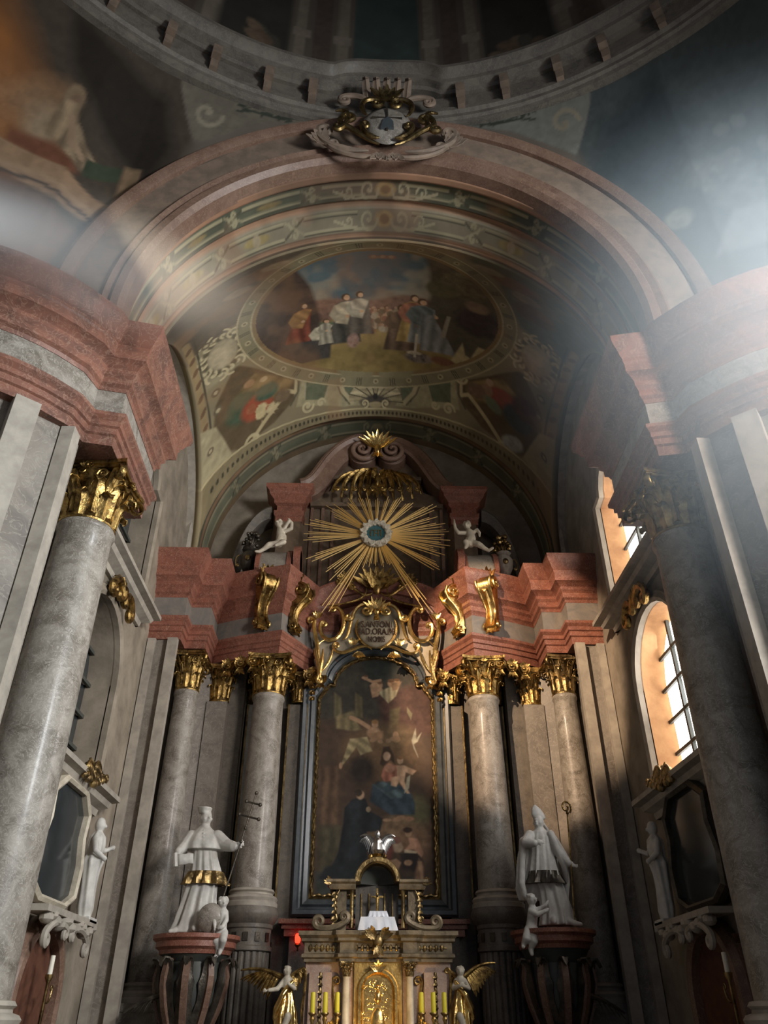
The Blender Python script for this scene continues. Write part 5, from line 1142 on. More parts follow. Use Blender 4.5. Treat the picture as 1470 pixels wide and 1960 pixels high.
# ---- gilded angels beside the tabernacle
def wing(mb, c, tip, w, n=9, up=.25, y=0):                    # feathered wing between shoulder and tip (XZ plane, slightly curved)
    c = Vector(c); tip = Vector(tip); d = tip-c
    for i in range(n):
        t = (i+1)/n; root = c+d*(.15+.55*t)*.8+Vector((0, 0, up*math.sin(t*2.4))); end = c+d*(.3+.7*t)+Vector((0, -.02, up*math.sin(t*2.4)*.8-w*(1.15-.75*t)))
        mid = root.lerp(end, .5)+Vector((0, -.05, .03)); leaf(mb, [tuple(v) for v in bez([root, mid, end], 8)], w*.17, .012, lobes=1, side=d.normalized(), cup=.1)
    pts = [c+d*(t*1.0)+Vector((0, -.01, up*math.sin(t*2.4))) for t in [k/10 for k in range(11)]]; mb.tube([tuple(v) for v in pts], [.045*(1-.7*k/10) for k in range(11)], 8)
for nm, hx, lab, sg in (('adoring_angel', 550, 'gilded winged angel with one white arm stretched outward beside the tabernacle', -1), ('adoring_angel', 881, 'gilded winged angel with hands folded at the breast beside the tabernacle', 1)):
    t = thing(nm, lab, 'statue', (sg*1.45, 14.1, 1.0)); f = Fig(14.0, hx, 1880); X = lambda x: hx+sg*x
    f.head(hx, 1859, 7.8, -.2*sg, hair=.28); f.limb([(hx, 1866, 0, 4.5), (X(0), 1876, 0, 9), (X(1), 1890, 0, 8.5)])
    if sg < 0: f.limb([(X(7), 1877, 0, 4.8), (X(18), 1893, -.06, 4.4), (X(34), 1896, -.12, 3.4)]); f.hand(X(40), 1897, -.13, 3.4, -1, .1, .5); f.limb([(X(-7), 1877, 0, 4.8), (X(-14), 1892, -.1, 4.2), (X(-6), 1886, -.2, 3.2)]); f.hand(X(-3), 1884, -.2, 3, -.5*sg, -1, .2)
    else:
        for q in (-1, 1): f.limb([(hx+q*8, 1877, 0, 4.8), (hx+q*15, 1892, -.06, 4.4), (hx+q*3, 1888, -.2, 3.2)]); f.hand(hx+q*2, 1885, -.21, 3, q*-.2, -1, .2)
    f.limb([(X(-2), 1945, -.1, 7), (X(8), 1972, -.1, 5.5), (X(2), 2000, 0, 4.5), (X(6), 2008, -.1, 4)]); f.limb([(X(6), 1945, 0, 7), (X(0), 1985, 0, 5), (X(-4), 2008, 0, 4)])
    o = f.build('body', 'whitewarm', t, .013)
    g = MB(); f.robe([(X(3), 1968, 19), (X(2), 1940, 18), (X(0), 1915, 13), (X(0), 1898, 10), (X(0), 1882, 10.5)], .75, 8, .14, dy=-.0, ph=sg, mb=g); f.limb([(X(-10), 1880, -.06, 4), (X(8), 1905, -.14, 5), (X(20), 1930, -.08, 6), (X(26), 1950, 0, 3)], mb=g)
    o = f.build('gilded_robe', 'goldb', t, .015, mb=g)
    g = MB(); a = f.p(X(5), 1872, .08); wing(g, a, f.p(X(92 if sg < 0 else 70), 1866 if sg < 0 else 1852, .15), .30, up=.1); g.build('wing', 'gold', t)
    g = MB(); a = f.p(X(-5), 1872, .08); wing(g, a, f.p(X(-36), 1856, .15), .22, 6, up=.05); g.build('wing', 'gold', t)
    c = f.p(hx, 2000, 0); MB().lathe([(.34, 0), (.34, .1), (.26, .18), (.24, c.z-.16), (.32, c.z-.1), (.32, c.z-.02)], (c.x, 14.02, 0), 28).build('marble_stand', 'pier', t)

# ---- statue pedestals: round red slab on a bulging dark acanthus bracket over red ribs
for s, lab in ((-1, 'round red marble pedestal with dark acanthus bracket under the cardinal statue'), (1, 'round red marble pedestal lost in shadow under the bishop statue')):
    t = thing('statue_pedestal', lab, 'pedestal', (s*3.0, 14.85, 0)); x = s*3.02; zt = 2.84 if s < 0 else 2.93
    MB().lathe([(.58, zt-.28), (.60, zt-.22), (.66, zt-.18), (.66, zt-.10), (.72, zt-.06), (.72, zt), (.1, zt)], (x, 14.85, 0), 44).build('slab', 'red', t)
    MB().lathe([(.30, 0), (.34, .3), (.26, .35), (.24, 1.0), (.30, 1.5), (.46, 1.9), (.50, 2.2), (.46, 2.45), (.56, zt-.28)], (x, 14.85, 0), 36).build('core', 'dark', t)
    g = MB()
    for i in range(10):
        a = 2*PI*(i+.5)/10; ca, sa = math.cos(a), math.sin(a)
        pts = [(.25, 1.2), (.36, 1.5), (.50, 1.85), (.58, 2.15), (.56, 2.4), (.66, 2.5), (.72, 2.38)]
        leaf(g, [(x+r*ca, 14.85+r*sa, z) for r, z in bez2(pts, 14)], .15, .03, lobes=4, side=(-sa, ca, 0)); pts = [(.34, 1.5), (.46, 1.35), (.50, 1.15), (.44, 1.1)]
        leaf(g, [(x+r*ca, 14.85+r*sa, z) for r, z in bez2(pts, 8)], .10, .02, side=(-sa, ca, 0))
    g.build('acanthus_leaves', 'bronze', t, ang=50)
    g = MB()
    for i in range(5):
        a = R(-90+(i-2)*38); ca, sa = math.cos(a), math.sin(a); pts = [(.36, .3), (.34, 1.0), (.40, 1.5), (.56, 1.85), (.64, 2.2), (.58, 2.5)]
        g.grid([[(x+r*ca-sa*w, 14.85+r*sa+ca*w, z) for w, r in ((-.05, r0-.1), (-.05, r0), (.05, r0), (.05, r0-.1))] for r0, z in bez2(pts, 12)], cu=True, caps=True)
    g.build('marble_ribs', 'rose', t, smooth=False)
    c = MB(); wing(c, (x+s*.42, 14.6, 2.0), (x+s*.95, 14.55, 1.72), .18, 5, up=.05); c.build('dark_wing', 'bronze', t)

# ================================================================== sunburst
G_ = thing('sunburst_glory', 'gilded sunburst of thin rays round a wreath of white clouds before the dark attic', 'ornament', (-.04, 16.0, 11.5))
cx, cz = -.04, 11.5
rays = [(4, 150), (12, 142), (-4, 143), (-9, 148), (20, 128), (30, 142), (33, 138), (46, 112), (49, 104), (61, 108), (64, 98), (75, 96), (88, 90), (101, 100), (110, 104), (123, 104), (127, 98), (140, 108), (146, 118), (151, 100), (166, 140), (171, 143), (180, 142), (186, 143), (203, 142), (207, 138), (222, 128), (230, 132), (240, 198), (243, 190), (252, 78), (260, 72), (270, 70), (282, 74), (292, 76), (302, 188), (299, 176), (308, 90), (328, 150), (331, 140), (342, 142), (346, 120)]
MM = 1/79.0
for ang, L in rays:
    g = MB(); n = 3
    for k in range(n):
        a = R(ang+(k-(n-1)/2)*2.3); l = L*MM*(1-.09*abs(k-1)-.03*((k*7+ang) % 3)); r0 = .30; d = (math.cos(a), math.sin(a)); q = (-d[1], d[0]); w0 = .015; w1 = .010; y = 15.86-.02*(k == 1)
        g.add([(cx+d[0]*r0+q[0]*w0, y, cz+d[1]*r0+q[1]*w0), (cx+d[0]*r0, y-.03, cz+d[1]*r0), (cx+d[0]*r0-q[0]*w0, y, cz+d[1]*r0-q[1]*w0), (cx+d[0]*r0, y+.02, cz+d[1]*r0),
               (cx+d[0]*l+q[0]*w1, y, cz+d[1]*l+q[1]*w1), (cx+d[0]*l, y-.018, cz+d[1]*l), (cx+d[0]*l-q[0]*w1, y, cz+d[1]*l-q[1]*w1), (cx+d[0]*l, y+.01, cz+d[1]*l)],
              [(0,1,5,4), (1,2,6,5), (2,3,7,6), (3,0,4,7), (0,3,2,1), (4,5,6,7)])
    g.build('ray_bundle', 'raygold', G_, smooth=False)
g = MB()
for i in range(13):
    a = 2*PI*i/13; x = cx+.31*math.cos(a); z = cz+.31*math.sin(a); g.ball((x, 15.78, z), (.085, .06, .08), 10, 7); pts, rad = scroll((x, z), .08, 1.7, .01, .024, .012, start=a, y=15.72, n=20); g.tube(pts, rad, 6)
    b2 = a+.24; g.ball((cx+.33*math.cos(b2), 15.8, cz+.33*math.sin(b2)), .055, 8, 6); g.ball((cx+.26*math.cos(b2), 15.76, cz+.26*math.sin(b2)), .05, 8, 6)
o = g.build('cloud_wreath', 'whitewarm', G_); r = o.modifiers.new('merge', 'REMESH'); r.mode = 'VOXEL'; r.voxel_size = .012; r.use_smooth_shade = True
MB().lathe([(.27, .04), (.27, 0), (.22, -.02), (.01, -.03)], (cx, 15.80, cz), 32, axis='y').build('blue_green_disc', 'blueglass', G_)
g = MB()
for x in (-.12, -.03, .06, .12): g.box(cx+x-.008, cx+x+.008, 15.755, 15.77, cz-.09, cz+.08)
g.box(cx-.03, cx+.06, 15.755, 15.77, cz-.01, cz+.006).box(cx-.12, cx+.13, 15.755, 15.77, cz+.075, cz+.09); g.build('gold_monogram', 'goldb', G_, smooth=False)
MB().tube([(cx, 15.84, cz), (cx, 16.98, cz)], .035, 8).build('mounting_arm', 'bronze', G_)
# urns beside the attic
for s, lab in ((-1, 'dark flower urn on the altar cornice above the cardinal statue'), (1, 'pale flower urn with gilded handles on the altar cornice above the bishop statue')):
    t = thing('flower_urn', lab, 'urn', (s*3.08, 16.1, 10.3)); x = s*3.08; m_ = 'bronze' if s < 0 else 'edge'
    MB().lathe([(.14, 10.3), (.14, 10.36), (.06, 10.42), (.05, 10.5), (.12, 10.58), (.20, 10.75), (.22, 10.95), (.17, 11.05), (.13, 11.1), (.19, 11.16), (.02, 11.16)], (x, 16.1, 0), 28, flute=8, depth=.08).build('vase', m_, t)
    g = MB(); rnd = random.Random(5+s)
    for i in range(26):
        a = rnd.uniform(0, 2*PI); r = rnd.uniform(.02, .24); z = 11.2+rnd.uniform(0, .5)*(1-r); g.ball((x+r*math.cos(a), 16.1+r*math.sin(a), z), rnd.uniform(.04, .07), 7, 5)
        leaf(g, bez([(x, 16.1, 11.14), (x+r*.6*math.cos(a), 16.1+r*.6*math.sin(a), z), (x+r*1.35*math.cos(a), 16.1+r*1.35*math.sin(a), z-.03)], 6), .04, .01)
    g.build('bouquet', 'bronze' if s < 0 else 'oldgold', t)
    g = MB()
    for q in (-1, 1): cscroll(g, [(x+q*.18, 11.0), (x+q*.34, 11.08), (x+q*.30, 10.75)], 16.1, .02, r1=.04, s1=-q)
    g.ball((x, 15.9, 10.85), (.07, .04, .08)); g.build('handles', 'oldgold', t)

# ================================================================== tabernacle
B_ = thing('tabernacle', 'gilded and pink marble tabernacle with domed aedicule in front of the painting', 'tabernacle', (0, 14.2, 1.1))
MB().box(-1.12, 1.15, 14.0, 14.9, 1.1, 2.45).build('cabinet', 'pinkm', B_, smooth=False)
pth = [(1.18, 14.9), (1.18, 13.92), (.68, 13.92), (.62, 13.80), (.40, 13.80), (.36, 13.90), (-.33, 13.90), (-.37, 13.80), (-.59, 13.80), (-.65, 13.92), (-1.15, 13.92), (-1.15, 14.9)]
MB().sweep(pth, [(-.2, 2.42), (0, 2.42), (.0, 2.46), (.04, 2.48), (.04, 2.52), (0, 2.54), (0, 2.68), (.05, 2.70), (.05, 2.74), (.10, 2.78), (.10, 2.84), (-.2, 2.84)]).build('lower_cornice', 'oldstone', B_, ang=30)
MB().box(-1.1, 1.1, 14.0, 14.85, 2.45, 2.84).build('cornice_core', 'oldstone', B_, smooth=False)
g = MB()
for x in np.arange(-1.05, 1.1, .09):
    if abs(abs(x)-.5) > .12: g.ball((x, 13.90, 2.61), (.03, .02, .05), 6, 5)
g.box(-1.08, 1.1, 13.9, 13.93, 2.60, 2.62).build('frieze_ornament', 'oldgold', B_)
for x in (-.98, -.78, .80, 1.0):
    MB().box(x-.075, x+.075, 13.93, 14.02, 1.1, 2.28).build('marble_strip', 'pinkm', B_, smooth=False)
for x in (-.88, .90):
    g = MB(); 
    for k in range(8): g.ball((x, 13.95, 2.24-.1*k), (.03-.001*k, .03, .05), 8, 6); fan(g, (x, 2.24-.1*k), .06, 3, 230, 310, .015, y=13.95)
    g.build('gilded_drop_chain', 'oldgold', B_)
for x in (-1.12, 1.13): 
    g = MB(); cscroll(g, [(x, 1.5), (x-.05, 1.8), (x+.03, 2.0), (x, 2.3)], 13.93, .022, r1=.04, s1=1); g.build('edge_scroll', 'gold', B_)
for x in (-.48, .50):
    sc_ = MB().lathe([(.085, 1.35), (.085, 1.40), (.062, 1.44), (.052, 2.20), (.06, 2.22)], (x, 13.86, 0), 22).build('small_column', 'whitewarm', B_)
    MB().merge(capital(.06, .20), Matrix.Translation((x, 13.86, 2.22))).build('small_capital', 'oldgold', sc_)
    g = MB().lathe([(.09, 1.26), (.10, 1.3), (.085, 1.36)], (x, 13.86, 0), 16); fan(g, (x, 1.30), .12, 5, 30, 150, .03, y=13.78); g.box(x-.09, x+.09, 13.8, 13.95, 1.1, 1.28); g.build('column_foot', 'gold', sc_)
for s in (-1, 1):
    g = MB(); cscroll(g, [(s*.62+.01, 1.3), (s*.64, 1.9), (s*.70, 2.15)], 13.96, .02, r1=.07, s1=s); fan(g, (s*.68, 1.55), .14, 5, 30, 150, .035, y=13.96); g.build('side_tracery', 'gold', B_)
# gold niche with relief
npn = MB().box(-.36, .38, 13.94, 14.02, 1.1, 2.42); npn = npn.build('niche_panel', 'brass', B_, smooth=False)
pr = [(.235, 14.0), (.235, 13.90), (.26, 13.86), (.30, 13.86), (.32, 13.92), (.32, 14.0)]
MB().arc(.01, 2.02, pr, 0, PI, n=28, legs=1.1).build('niche_arch', 'goldb', npn)
g = MB(); fan(g, (.01, 2.30), .16, 5, 30, 150, .04, y=13.86); rnd = random.Random(11)
for i in range(70):
    a = rnd.uniform(0, 2*PI); r = .2*math.sqrt(rnd.random()); x = .01+r*math.cos(a); z = 1.2+rnd.random()*.95
    if abs(x-.01) < .2: cscroll(g, [(x, z), (x+rnd.uniform(-.05, .05), z+.05), (x+rnd.uniform(-.06, .06), z+.02)], 13.93, .010, r1=.018, s1=rnd.choice((-1, 1)), n=6, seg=5)
g.ball((.01, 13.93, 1.95), (.05, .04, .09)); g.ball((.01, 13.9, 2.08), .035); g.ball((.01, 13.93, 1.62), (.11, .05, .2))
g.box(-.2, .22, 13.925, 13.945, 1.15, 2.2).build('relief', 'goldb', npn)
g = MB().ball((.01, 13.78, 2.70), (.09, .05, .10))
for s in (-1, 1): fan(g, (s*.05+.01, 2.74), .2, 4, 20 if s > 0 else 110, 70 if s > 0 else 160, .05, y=13.76)
fan(g, (.01, 2.62), .16, 3, 240, 300, .04, y=13.76); g.build('keystone_ornament', 'oldgold', B_)
# upper aedicule
for s in (-1, 1):
    MB().box(s*.60-.09, s*.60+.09, 14.1, 14.6, 2.84, 3.5).build('aedicule_pier', 'oldstone', B_, smooth=False)
    MB().lathe([(.045, 2.9), (.035, 2.95), (.032, 3.42), (.045, 3.45)], (s*.42, 14.05, 0), 14).build('aedicule_column', 'oldgold', B_)
    g = MB(); cscroll(g, [(s*.50, 3.0), (s*.68, 2.86), (s*.95, 2.90)], 14.0, .05, r1=.09, s1=s, r0=.07, s0=-s); g.build('base_volute', 'oldstone', B_)
    g = MB(); cscroll(g, [(s*.62, 3.46), (s*.74, 3.3), (s*.66, 3.05)], 14.05, .022, r1=.05, s1=s); 
    for k in range(6): fan(g, (s*.70, 3.42-.09*k), .07, 3, 230, 310, .02, y=14.05)
    g.build('side_garland', 'oldgold', B_)
    q = MB().sweep([(.78, 14.6), (.78, 14.02), (.36, 14.02)], [(-.1, 3.46), (0, 3.46), (.02, 3.5), (.02, 3.54), (.06, 3.57), (.06, 3.61), (-.1, 3.61)]).box(.36, .74, 14.08, 14.6, 3.46, 3.61); (q if s > 0 else q.mirror()).build('aedicule_cornice', 'oldstone', B_, ang=30)
    g = MB(); fan(g, (s*.76, 3.55), .14, 4, 0 if s > 0 else 120, 60 if s > 0 else 180, .03, y=14.0); g.build('corner_leaf', 'oldgold', B_)
MB().box(-.36, .36, 14.45, 14.55, 2.84, 3.6).build('aedicule_back', 'altar', B_, smooth=False)
g = MB()
for x in (-.26, -.13, .13, .26): g.box(x-.012, x+.012, 14.42, 14.45, 2.9, 3.45)
g.build('gilded_staves', 'oldgold', B_, smooth=False)
MB().arc(0, 3.58, [(.28, 14.5), (.28, 14.02), (.31, 13.98), (.37, 13.98), (.39, 14.04), (.39, 14.5)], 0, PI, n=30).build('hood_arch', 'oldgold', B_)
MB().arc(0, 3.58, [(.02, 14.5), (.02, 14.44), (.28, 14.30), (.28, 14.5)], 0, PI, n=24).build('hood_shell', 'dark', B_)
g = MB().lathe([(.12, 3.94), (.07, 3.98), (.1, 4.02), (.02, 4.04)], (0, 14.15, 0), 20)
for s in (-1, 1): g.ball((s*.12, 14.0, 3.96), .04); 
g.build('finial_base', 'gold', B_)
# things on and round the tabernacle
t = thing('silver_winged_figure', 'small silver winged figure on top of the tabernacle dome', 'statue', (0, 14.15, 4.04))
g = MB().lathe([(.10, 4.02), (.13, 4.08), (.10, 4.18), (.07, 4.26), (.035, 4.29), (.05, 4.33), (.045, 4.37), (.01, 4.41)], (0, 14.15, 0), 16, flute=5, depth=.15); g.build('body', 'silver', t)
for s in (-1, 1):
    g = MB(); wing(g, (s*.05, 14.17, 4.22), (s*.30, 14.2, 4.24), .22, 7, up=.10); g.build('wing', 'silver', t)
t = thing('altar_crucifix', 'gilt crucifix standing in the upper niche of the tabernacle', 'crucifix', (0, 14.25, 3.0))
g = MB().box(-.014, .014, 14.21, 14.24, 3.08, 3.50).box(-.10, .10, 14.21, 14.24, 3.36, 3.39).lathe([(.09, 3.0), (.08, 3.03), (.03, 3.06), (.02, 3.1)], (0, 14.22, 0), 16); g.build('cross', 'goldb', t)
f = Fig(14.18, 722, 1710); g = MB().tube([(0, 14.19, 3.15), (0, 14.18, 3.25), (0, 14.19, 3.36)], [.012, .022, .026], 8).ball((0, 14.18, 3.41), .022, 8, 6)
for s in (-1, 1): g.tube([(s*.02, 14.19, 3.35), (s*.09, 14.19, 3.38)], [.012, .008], 6); g.tube([(s*.008, 14.19, 3.22), (s*.012, 14.17, 3.16), (0, 14.19, 3.11)], [.012, .01, .008], 6)
g.build('corpus', 'goldb', t)
t = thing('white_altar_cloth', 'white draped cloth over a low block at the foot of the tabernacle niche', 'cloth', (0, 13.98, 2.84))
def drape(x0, x1, y0, y1, z0, z1, flare=.05, n=60):
    ring = [(x0, y0), (x1, y0), (x1, y1), (x0, y1)]; P = []
    for i in range(4):
        a = Vector(ring[i]); b2 = Vector(ring[(i+1) % 4])
        for k in range(n//4): P.append(a.lerp(b2, k/(n//4)))
    c = Vector(((x0+x1)/2, (y0+y1)/2)); rows = []
    for t_, z in ((.0, z1), (.0, z1-.004), (.3, z1-.3*(z1-z0)), (.7, z1-.7*(z1-z0)), (1, z0)):
        rows.append([(p_.x+(p_-c).normalized().x*(flare*t_+.016*t_*math.sin(i*1.9)), p_.y+(p_-c).normalized().y*(flare*t_+.016*t_*math.sin(i*1.9)), z+.004*math.sin(i*.8)*t_) for i, p_ in enumerate(P)])
    rows.insert(0, [(c.x+(p_.x-c.x)*.02, c.y+(p_.y-c.y)*.02, z1+.003) for p_ in P]); return MB().grid(rows, cu=True)
o = drape(-.27, .27, 13.82, 14.1, 2.845, 3.04).build('lower_drape', 'cloth', t, ang=60)
drape(-.13, .15, 13.9, 14.05, 3.045, 3.13, .02).build('upper_drape', 'cloth', t, ang=60)
# altar table, steps
t = thing('altar_table', 'stone altar table carrying the candlesticks, its foot below the view', 'altar table', (0, 13.4, 0))
MB().box(-1.9, 1.9, 13.1, 14.0, 1.0, 1.1).build('table_top', 'edge', t, smooth=False); MB().box(-1.7, 1.7, 13.2, 14.0, .3, 1.0).build('altar_block', 'red', t, smooth=False)
struct(MB().box(-3.2, 3.2, 12.0, 16.4, 0, .15).box(-2.6, 2.6, 12.5, 16.4, .15, .3).build('floor_altar_steps', 'floor', smooth=False))
MB().box(-1.7, 1.7, 14.0, 14.9, 0, 1.1).build('rear_block', 'red', t, smooth=False)
# candles: six yellow candles in gilded candlesticks
first = None
names = ['outermost beside the angel with the outstretched arm', 'middle of the three on the side of the cardinal statue', 'nearest the niche on the side of the cardinal statue', 'nearest the niche on the side of the bishop statue', 'middle of the three on the side of the bishop statue', 'outermost beside the angel with folded hands']
for i, px_ in enumerate((598, 622, 645, 807, 830, 851)):
    c = at(px_, 1935, Y=13.45); z = c.z
    lab = 'yellow altar candle, ' + names[i]
    if first is None:
        t = thing('altar_candle', lab, 'candle', (c.x, 13.45, 1.1), 'six yellow altar candles'); X0 = c.x
        MB().lathe([(.036, z-.03), (.034, z+.22), (.026, z+.235), (.006, z+.235)], (c.x, 13.45, 0), 16).build('candle', 'yellow', t)
        MB().lathe([(.10, 1.1), (.09, 1.14), (.03, 1.2), (.045, 1.26), (.022, 1.32), (.022, z-.14), (.04, z-.1), (.025, z-.07), (.06, z-.035), (.06, z-.02), (.03, z-.02)], (c.x, 13.45, 0), 18).build('candlestick', 'gold', t)
        first = t
    else: t = copy_tree(first); t.location.x = c.x; t['label'] = lab
# vigil lamp
c = at(570, 1797, Y=16.3)
t = thing('vigil_lamp', 'small glowing red vigil lamp on a gilded bracket near the painting ledge', 'lamp', (c.x, 16.3, c.z-.1))
MB().lathe([(.03, c.z-.08), (.05, c.z-.04), (.055, c.z+.02), (.04, c.z+.08), (.005, c.z+.09)], (c.x, 16.3, 0), 16).build('red_glass', 'redglass', t)
g = MB().lathe([(.02, c.z-.14), (.06, c.z-.1), (.035, c.z-.07)], (c.x, 16.3, 0), 14); g.tube([(c.x, 16.3, c.z-.12), (c.x, 16.4, c.z-.18), (c.x, 16.55, c.z-.14)], .012, 6); g.build('bracket', 'gold', t)

# ================================================================== the shield over the triumphal arch
K_ = thing('arch_cartouche', 'carved coat of arms with gilded scrolls fixed over the crown of the triumphal arch', 'coat of arms', (0, 8.5, 17.0))
g = MB(); rows = []
sh = [(.40*math.sin(a)*(1.15 if math.cos(a) > 0 else 1)*(1-.1*math.cos(2*a)), 17.05+.55*math.cos(a)) for a in np.linspace(0, 2*PI, 33)[:-1]]
for k, y in ((1.0, 8.46), (.95, 8.40), (.7, 8.33), (.3, 8.30), (.02, 8.29)): rows.append([(x*k, y, 17.05+(z-17.05)*k) for x, z in sh])
MB().grid(rows, cu=True).build('shield', 'greym', K_, ang=60)
MB().prism([(-.13, 16.75), (.13, 16.75), (.12, 16.95), (.02, 17.1), (-.08, 17.0)], 8.27, 8.33).build('shield_charge', 'frame', K_, smooth=False)
MB().box(-.02, .02, 8.28, 8.31, 16.7, 17.4).box(-.3, .3, 8.29, 8.32, 17.08, 17.11).build('shield_lines', 'bronze', K_, smooth=False)
g = MB()
for s in (-1, 1):
    for a, k in (([(s*.2, 17.72), (s*.62, 17.75), (s*.52, 17.35), (s*.40, 17.2)], dict(r0=.13, s0=s)), ([(s*.86, 17.15), (s*1.15, 16.75), (s*.52, 16.95), (s*.60, 16.45), (s*.15, 16.3)], dict(r0=.13, s0=s)),
                 ([(s*1.02, 17.3), (s*.70, 17.45), (s*.72, 16.95), (s*.9, 16.75)], dict(r1=.08, s1=s)), ([(s*.15, 16.5), (s*.4, 16.5), (s*.5, 16.85)], dict(r1=.08, s1=s))):
        cscroll(g, a, 8.32, .055, **k)
fan(g, (0, 17.7), .45, 5, 40, 140, .09, y=8.34)
g.build('gilded_scrolls', 'oldgold', K_, ang=50)
for s in (-1, 1):
    g = MB()
    cscroll(g, [(s*.35, 16.25), (s*.9, 16.2), (s*1.35, 16.45), (s*1.35, 16.8)], 8.42, .07, r1=.14, s1=s); cscroll(g, [(s*.1, 16.15), (s*.4, 15.95), (s*.9, 16.12), (s*1.1, 16.35)], 8.42, .05, r1=.1, s1=s)
    fan(g, (s*1.2, 16.45), .4, 5, 20 if s > 0 else 90, 90 if s > 0 else 160, .09, y=8.44); cscroll(g, [(s*.3, 17.75), (s*.6, 18.05), (s*.9, 17.9)], 8.4, .06, r1=.12, s1=-s)
    fan(g, (s*.15, 16.15), .35, 3, 240, 300, .08, y=8.42)
    g.build('stucco_scroll', 'roseplain', K_, ang=50)
g = MB()
for i in range(5): leaf(g, [(-.4+.2*i, 8.40, 17.85), (-.42+.21*i, 8.32, 18.1), (-.44+.22*i, 8.2, 18.22), (-.44+.22*i, 8.12, 18.1)], .11, .03)
g.build('shield_crest', 'roseplain', K_, ang=50)
K_.location.z -= .62; K_.scale = (1.0, 1.0, 1.12)

# ================================================================== side altars on both choir walls
def side_altar(s, labs):
    X = s*4.68
    yz = lambda *a: [(X, a[i], a[i+1]) for i in range(0, len(a), 2)]
    # glazed picture with wavy gilded frame
    t = thing('framed_picture', labs[0], 'picture', (X, 12.1, 3.0))
    o = [(12.95, 3.2), (13.0, 3.6), (12.85, 4.0), (12.9, 4.35), (12.6, 4.6), (11.7, 4.6), (11.3, 4.35), (11.35, 4.0), (11.2, 3.6), (11.25, 3.2), (11.6, 3.05), (12.6, 3.05)]
    c = (12.1, 3.8)
    MB().add([(X-s*.02, y, z) for y, z in o], [tuple(range(len(o)))]).build('dark_glass', 'glassd', t, smooth=False)
    MB().grid([[(x, c[0]+(y-c[0])*k, c[1]+(z-c[1])*k) for y, z in o] for k, x in ((.97, X), (.97, X-s*.10), (1.02, X-s*.13), (1.08, X-s*.09), (1.1, X))], cu=True).build('frame', 'whitewarm' if s < 0 else 'bronze', t, ang=30)  # right frame in a darker material, the wall's shade put into its colour
    # carved cresting above and rocaille below, as loose carvings on the wall
    t = thing('gilded_cresting', labs[1], 'ornament', (X-s*.15, 12.3, 4.75)); g = MB(); rnd = random.Random(3)
    for i in range(9):
        z = 4.66+rnd.random()*.34; y0 = 11.9+rnd.random()*.9; q = MB(); cscroll(q, [(0, 0), (.1, .16), (.24, .04)], 0, .03, r1=.06, s1=rnd.choice((-1, 1)), n=8); g.merge(q, Matrix.Translation((X-s*.22, y0, z)) @ Matrix.Rotation(R(90), 4, 'Z'))
        g.ball((X-s*.2, y0+.1, z), .07, 8, 6)
    q = MB(); fan(q, (0, 0), .34, 7, 20, 160, .06); g.merge(q, Matrix.Translation((X-s*.22, 12.4, 4.8)) @ Matrix.Rotation(R(90*s), 4, 'Z')); g.build('carving', 'oldgold', t)
    t = thing('rocaille_shelf', labs[2], 'ornament', (X-s*.15, 12.6, 2.9)); g = MB().box(min(X, X-s*.34), max(X, X-s*.34), 11.3, 13.55, 2.84, 2.92); 
    for i in range(13): g.ball((X-s*.27, 11.5+i*.165, 2.78+.05*math.sin(i*1.7)), (.1, .1, .08), 8, 6)
    q = MB()
    for sg in (-1, 1): cscroll(q, [(sg*.15, 0), (sg*.6, .12), (sg*.9, -.1)], 0, .05, r1=.1, s1=-sg, r0=.07, s0=sg)
    g.merge(q, Matrix.Translation((X-s*.3, 12.4, 2.72)) @ Matrix.Rotation(R(90), 4, 'Z')); g.build('carving', 'edge', t)
    # white figure beside the picture
    t = thing('wall_figure', labs[3], 'statue', (X-s*.1, 13.3, 3.0)); g = MB(); xx = X-s*.16; yy = 13.32
    fold = lambda a, t_: 1+.10*math.sin(7*a+t_*3)
    rows = [[(xx+w*.75*fold(a, z)*math.cos(a), yy+w*fold(a, z)*math.sin(a)+o_, z) for a in np.linspace(0, 2*PI, 49)[:-1]] for z, w, o_ in ((2.95, .13, .06), (3.1, .16, .04), (3.4, .15, 0), (3.62, .17, -.02), (3.75, .2, 0), (3.85, .15, .0), (4.0, .17, .02), (4.12, .15, .02), (4.2, .07, .02))]
    g.grid(rows, cu=True, caps=True); g.ball((xx, yy+.02, 4.3), (.085, .095, .12)); g.ball((xx-s*.09, yy+.02, 4.28), .03, 8, 6)
    for sg, pts in ((1, [(0, .1, 4.08), (-.05, .28, 3.95), (-.16, .38, 4.02)]), (-1, [(0, -.1, 4.08), (-.08, -.24, 3.88), (-.2, -.1, 3.78)])): g.tube([(xx+s*a, yy+b3, c3) for a, b3, c3 in pts], [.06, .05, .035], 8); q = pts[-1]; g.ball((xx+s*q[0], yy+q[1], q[2]), .045, 8, 6)
    g.box(xx-.18, xx+.18, yy-.2, yy+.2, 2.86, 2.96)
    o = g.build('body', 'white', t); r = o.modifiers.new('merge', 'REMESH'); r.mode = 'VOXEL'; r.voxel_size = .016; r.use_smooth_shade = True
    # portal under it
    d = MB().box(min(s*4.80, s*4.72), max(s*4.80, s*4.72), 11.55, 13.1, 0, 2.62); o = d.build('door_%d' % (1 if s < 0 else 2), 'wood', smooth=False); struct(o)
    rows = [[(s*(4.8-x), 12.32+(.78+e)*math.cos(a)*1.0, (1.9+(.78+e)*math.sin(a)) if z is None else z) for e, x in ((0, .02), (0, .2), (.06, .24), (.14, .22), (.2, .12), (.2, .0))] for a, z in [(0, 0.0)]+[(b3, None) for b3 in np.linspace(0, PI, 25)]+[(PI, 0.0)]]
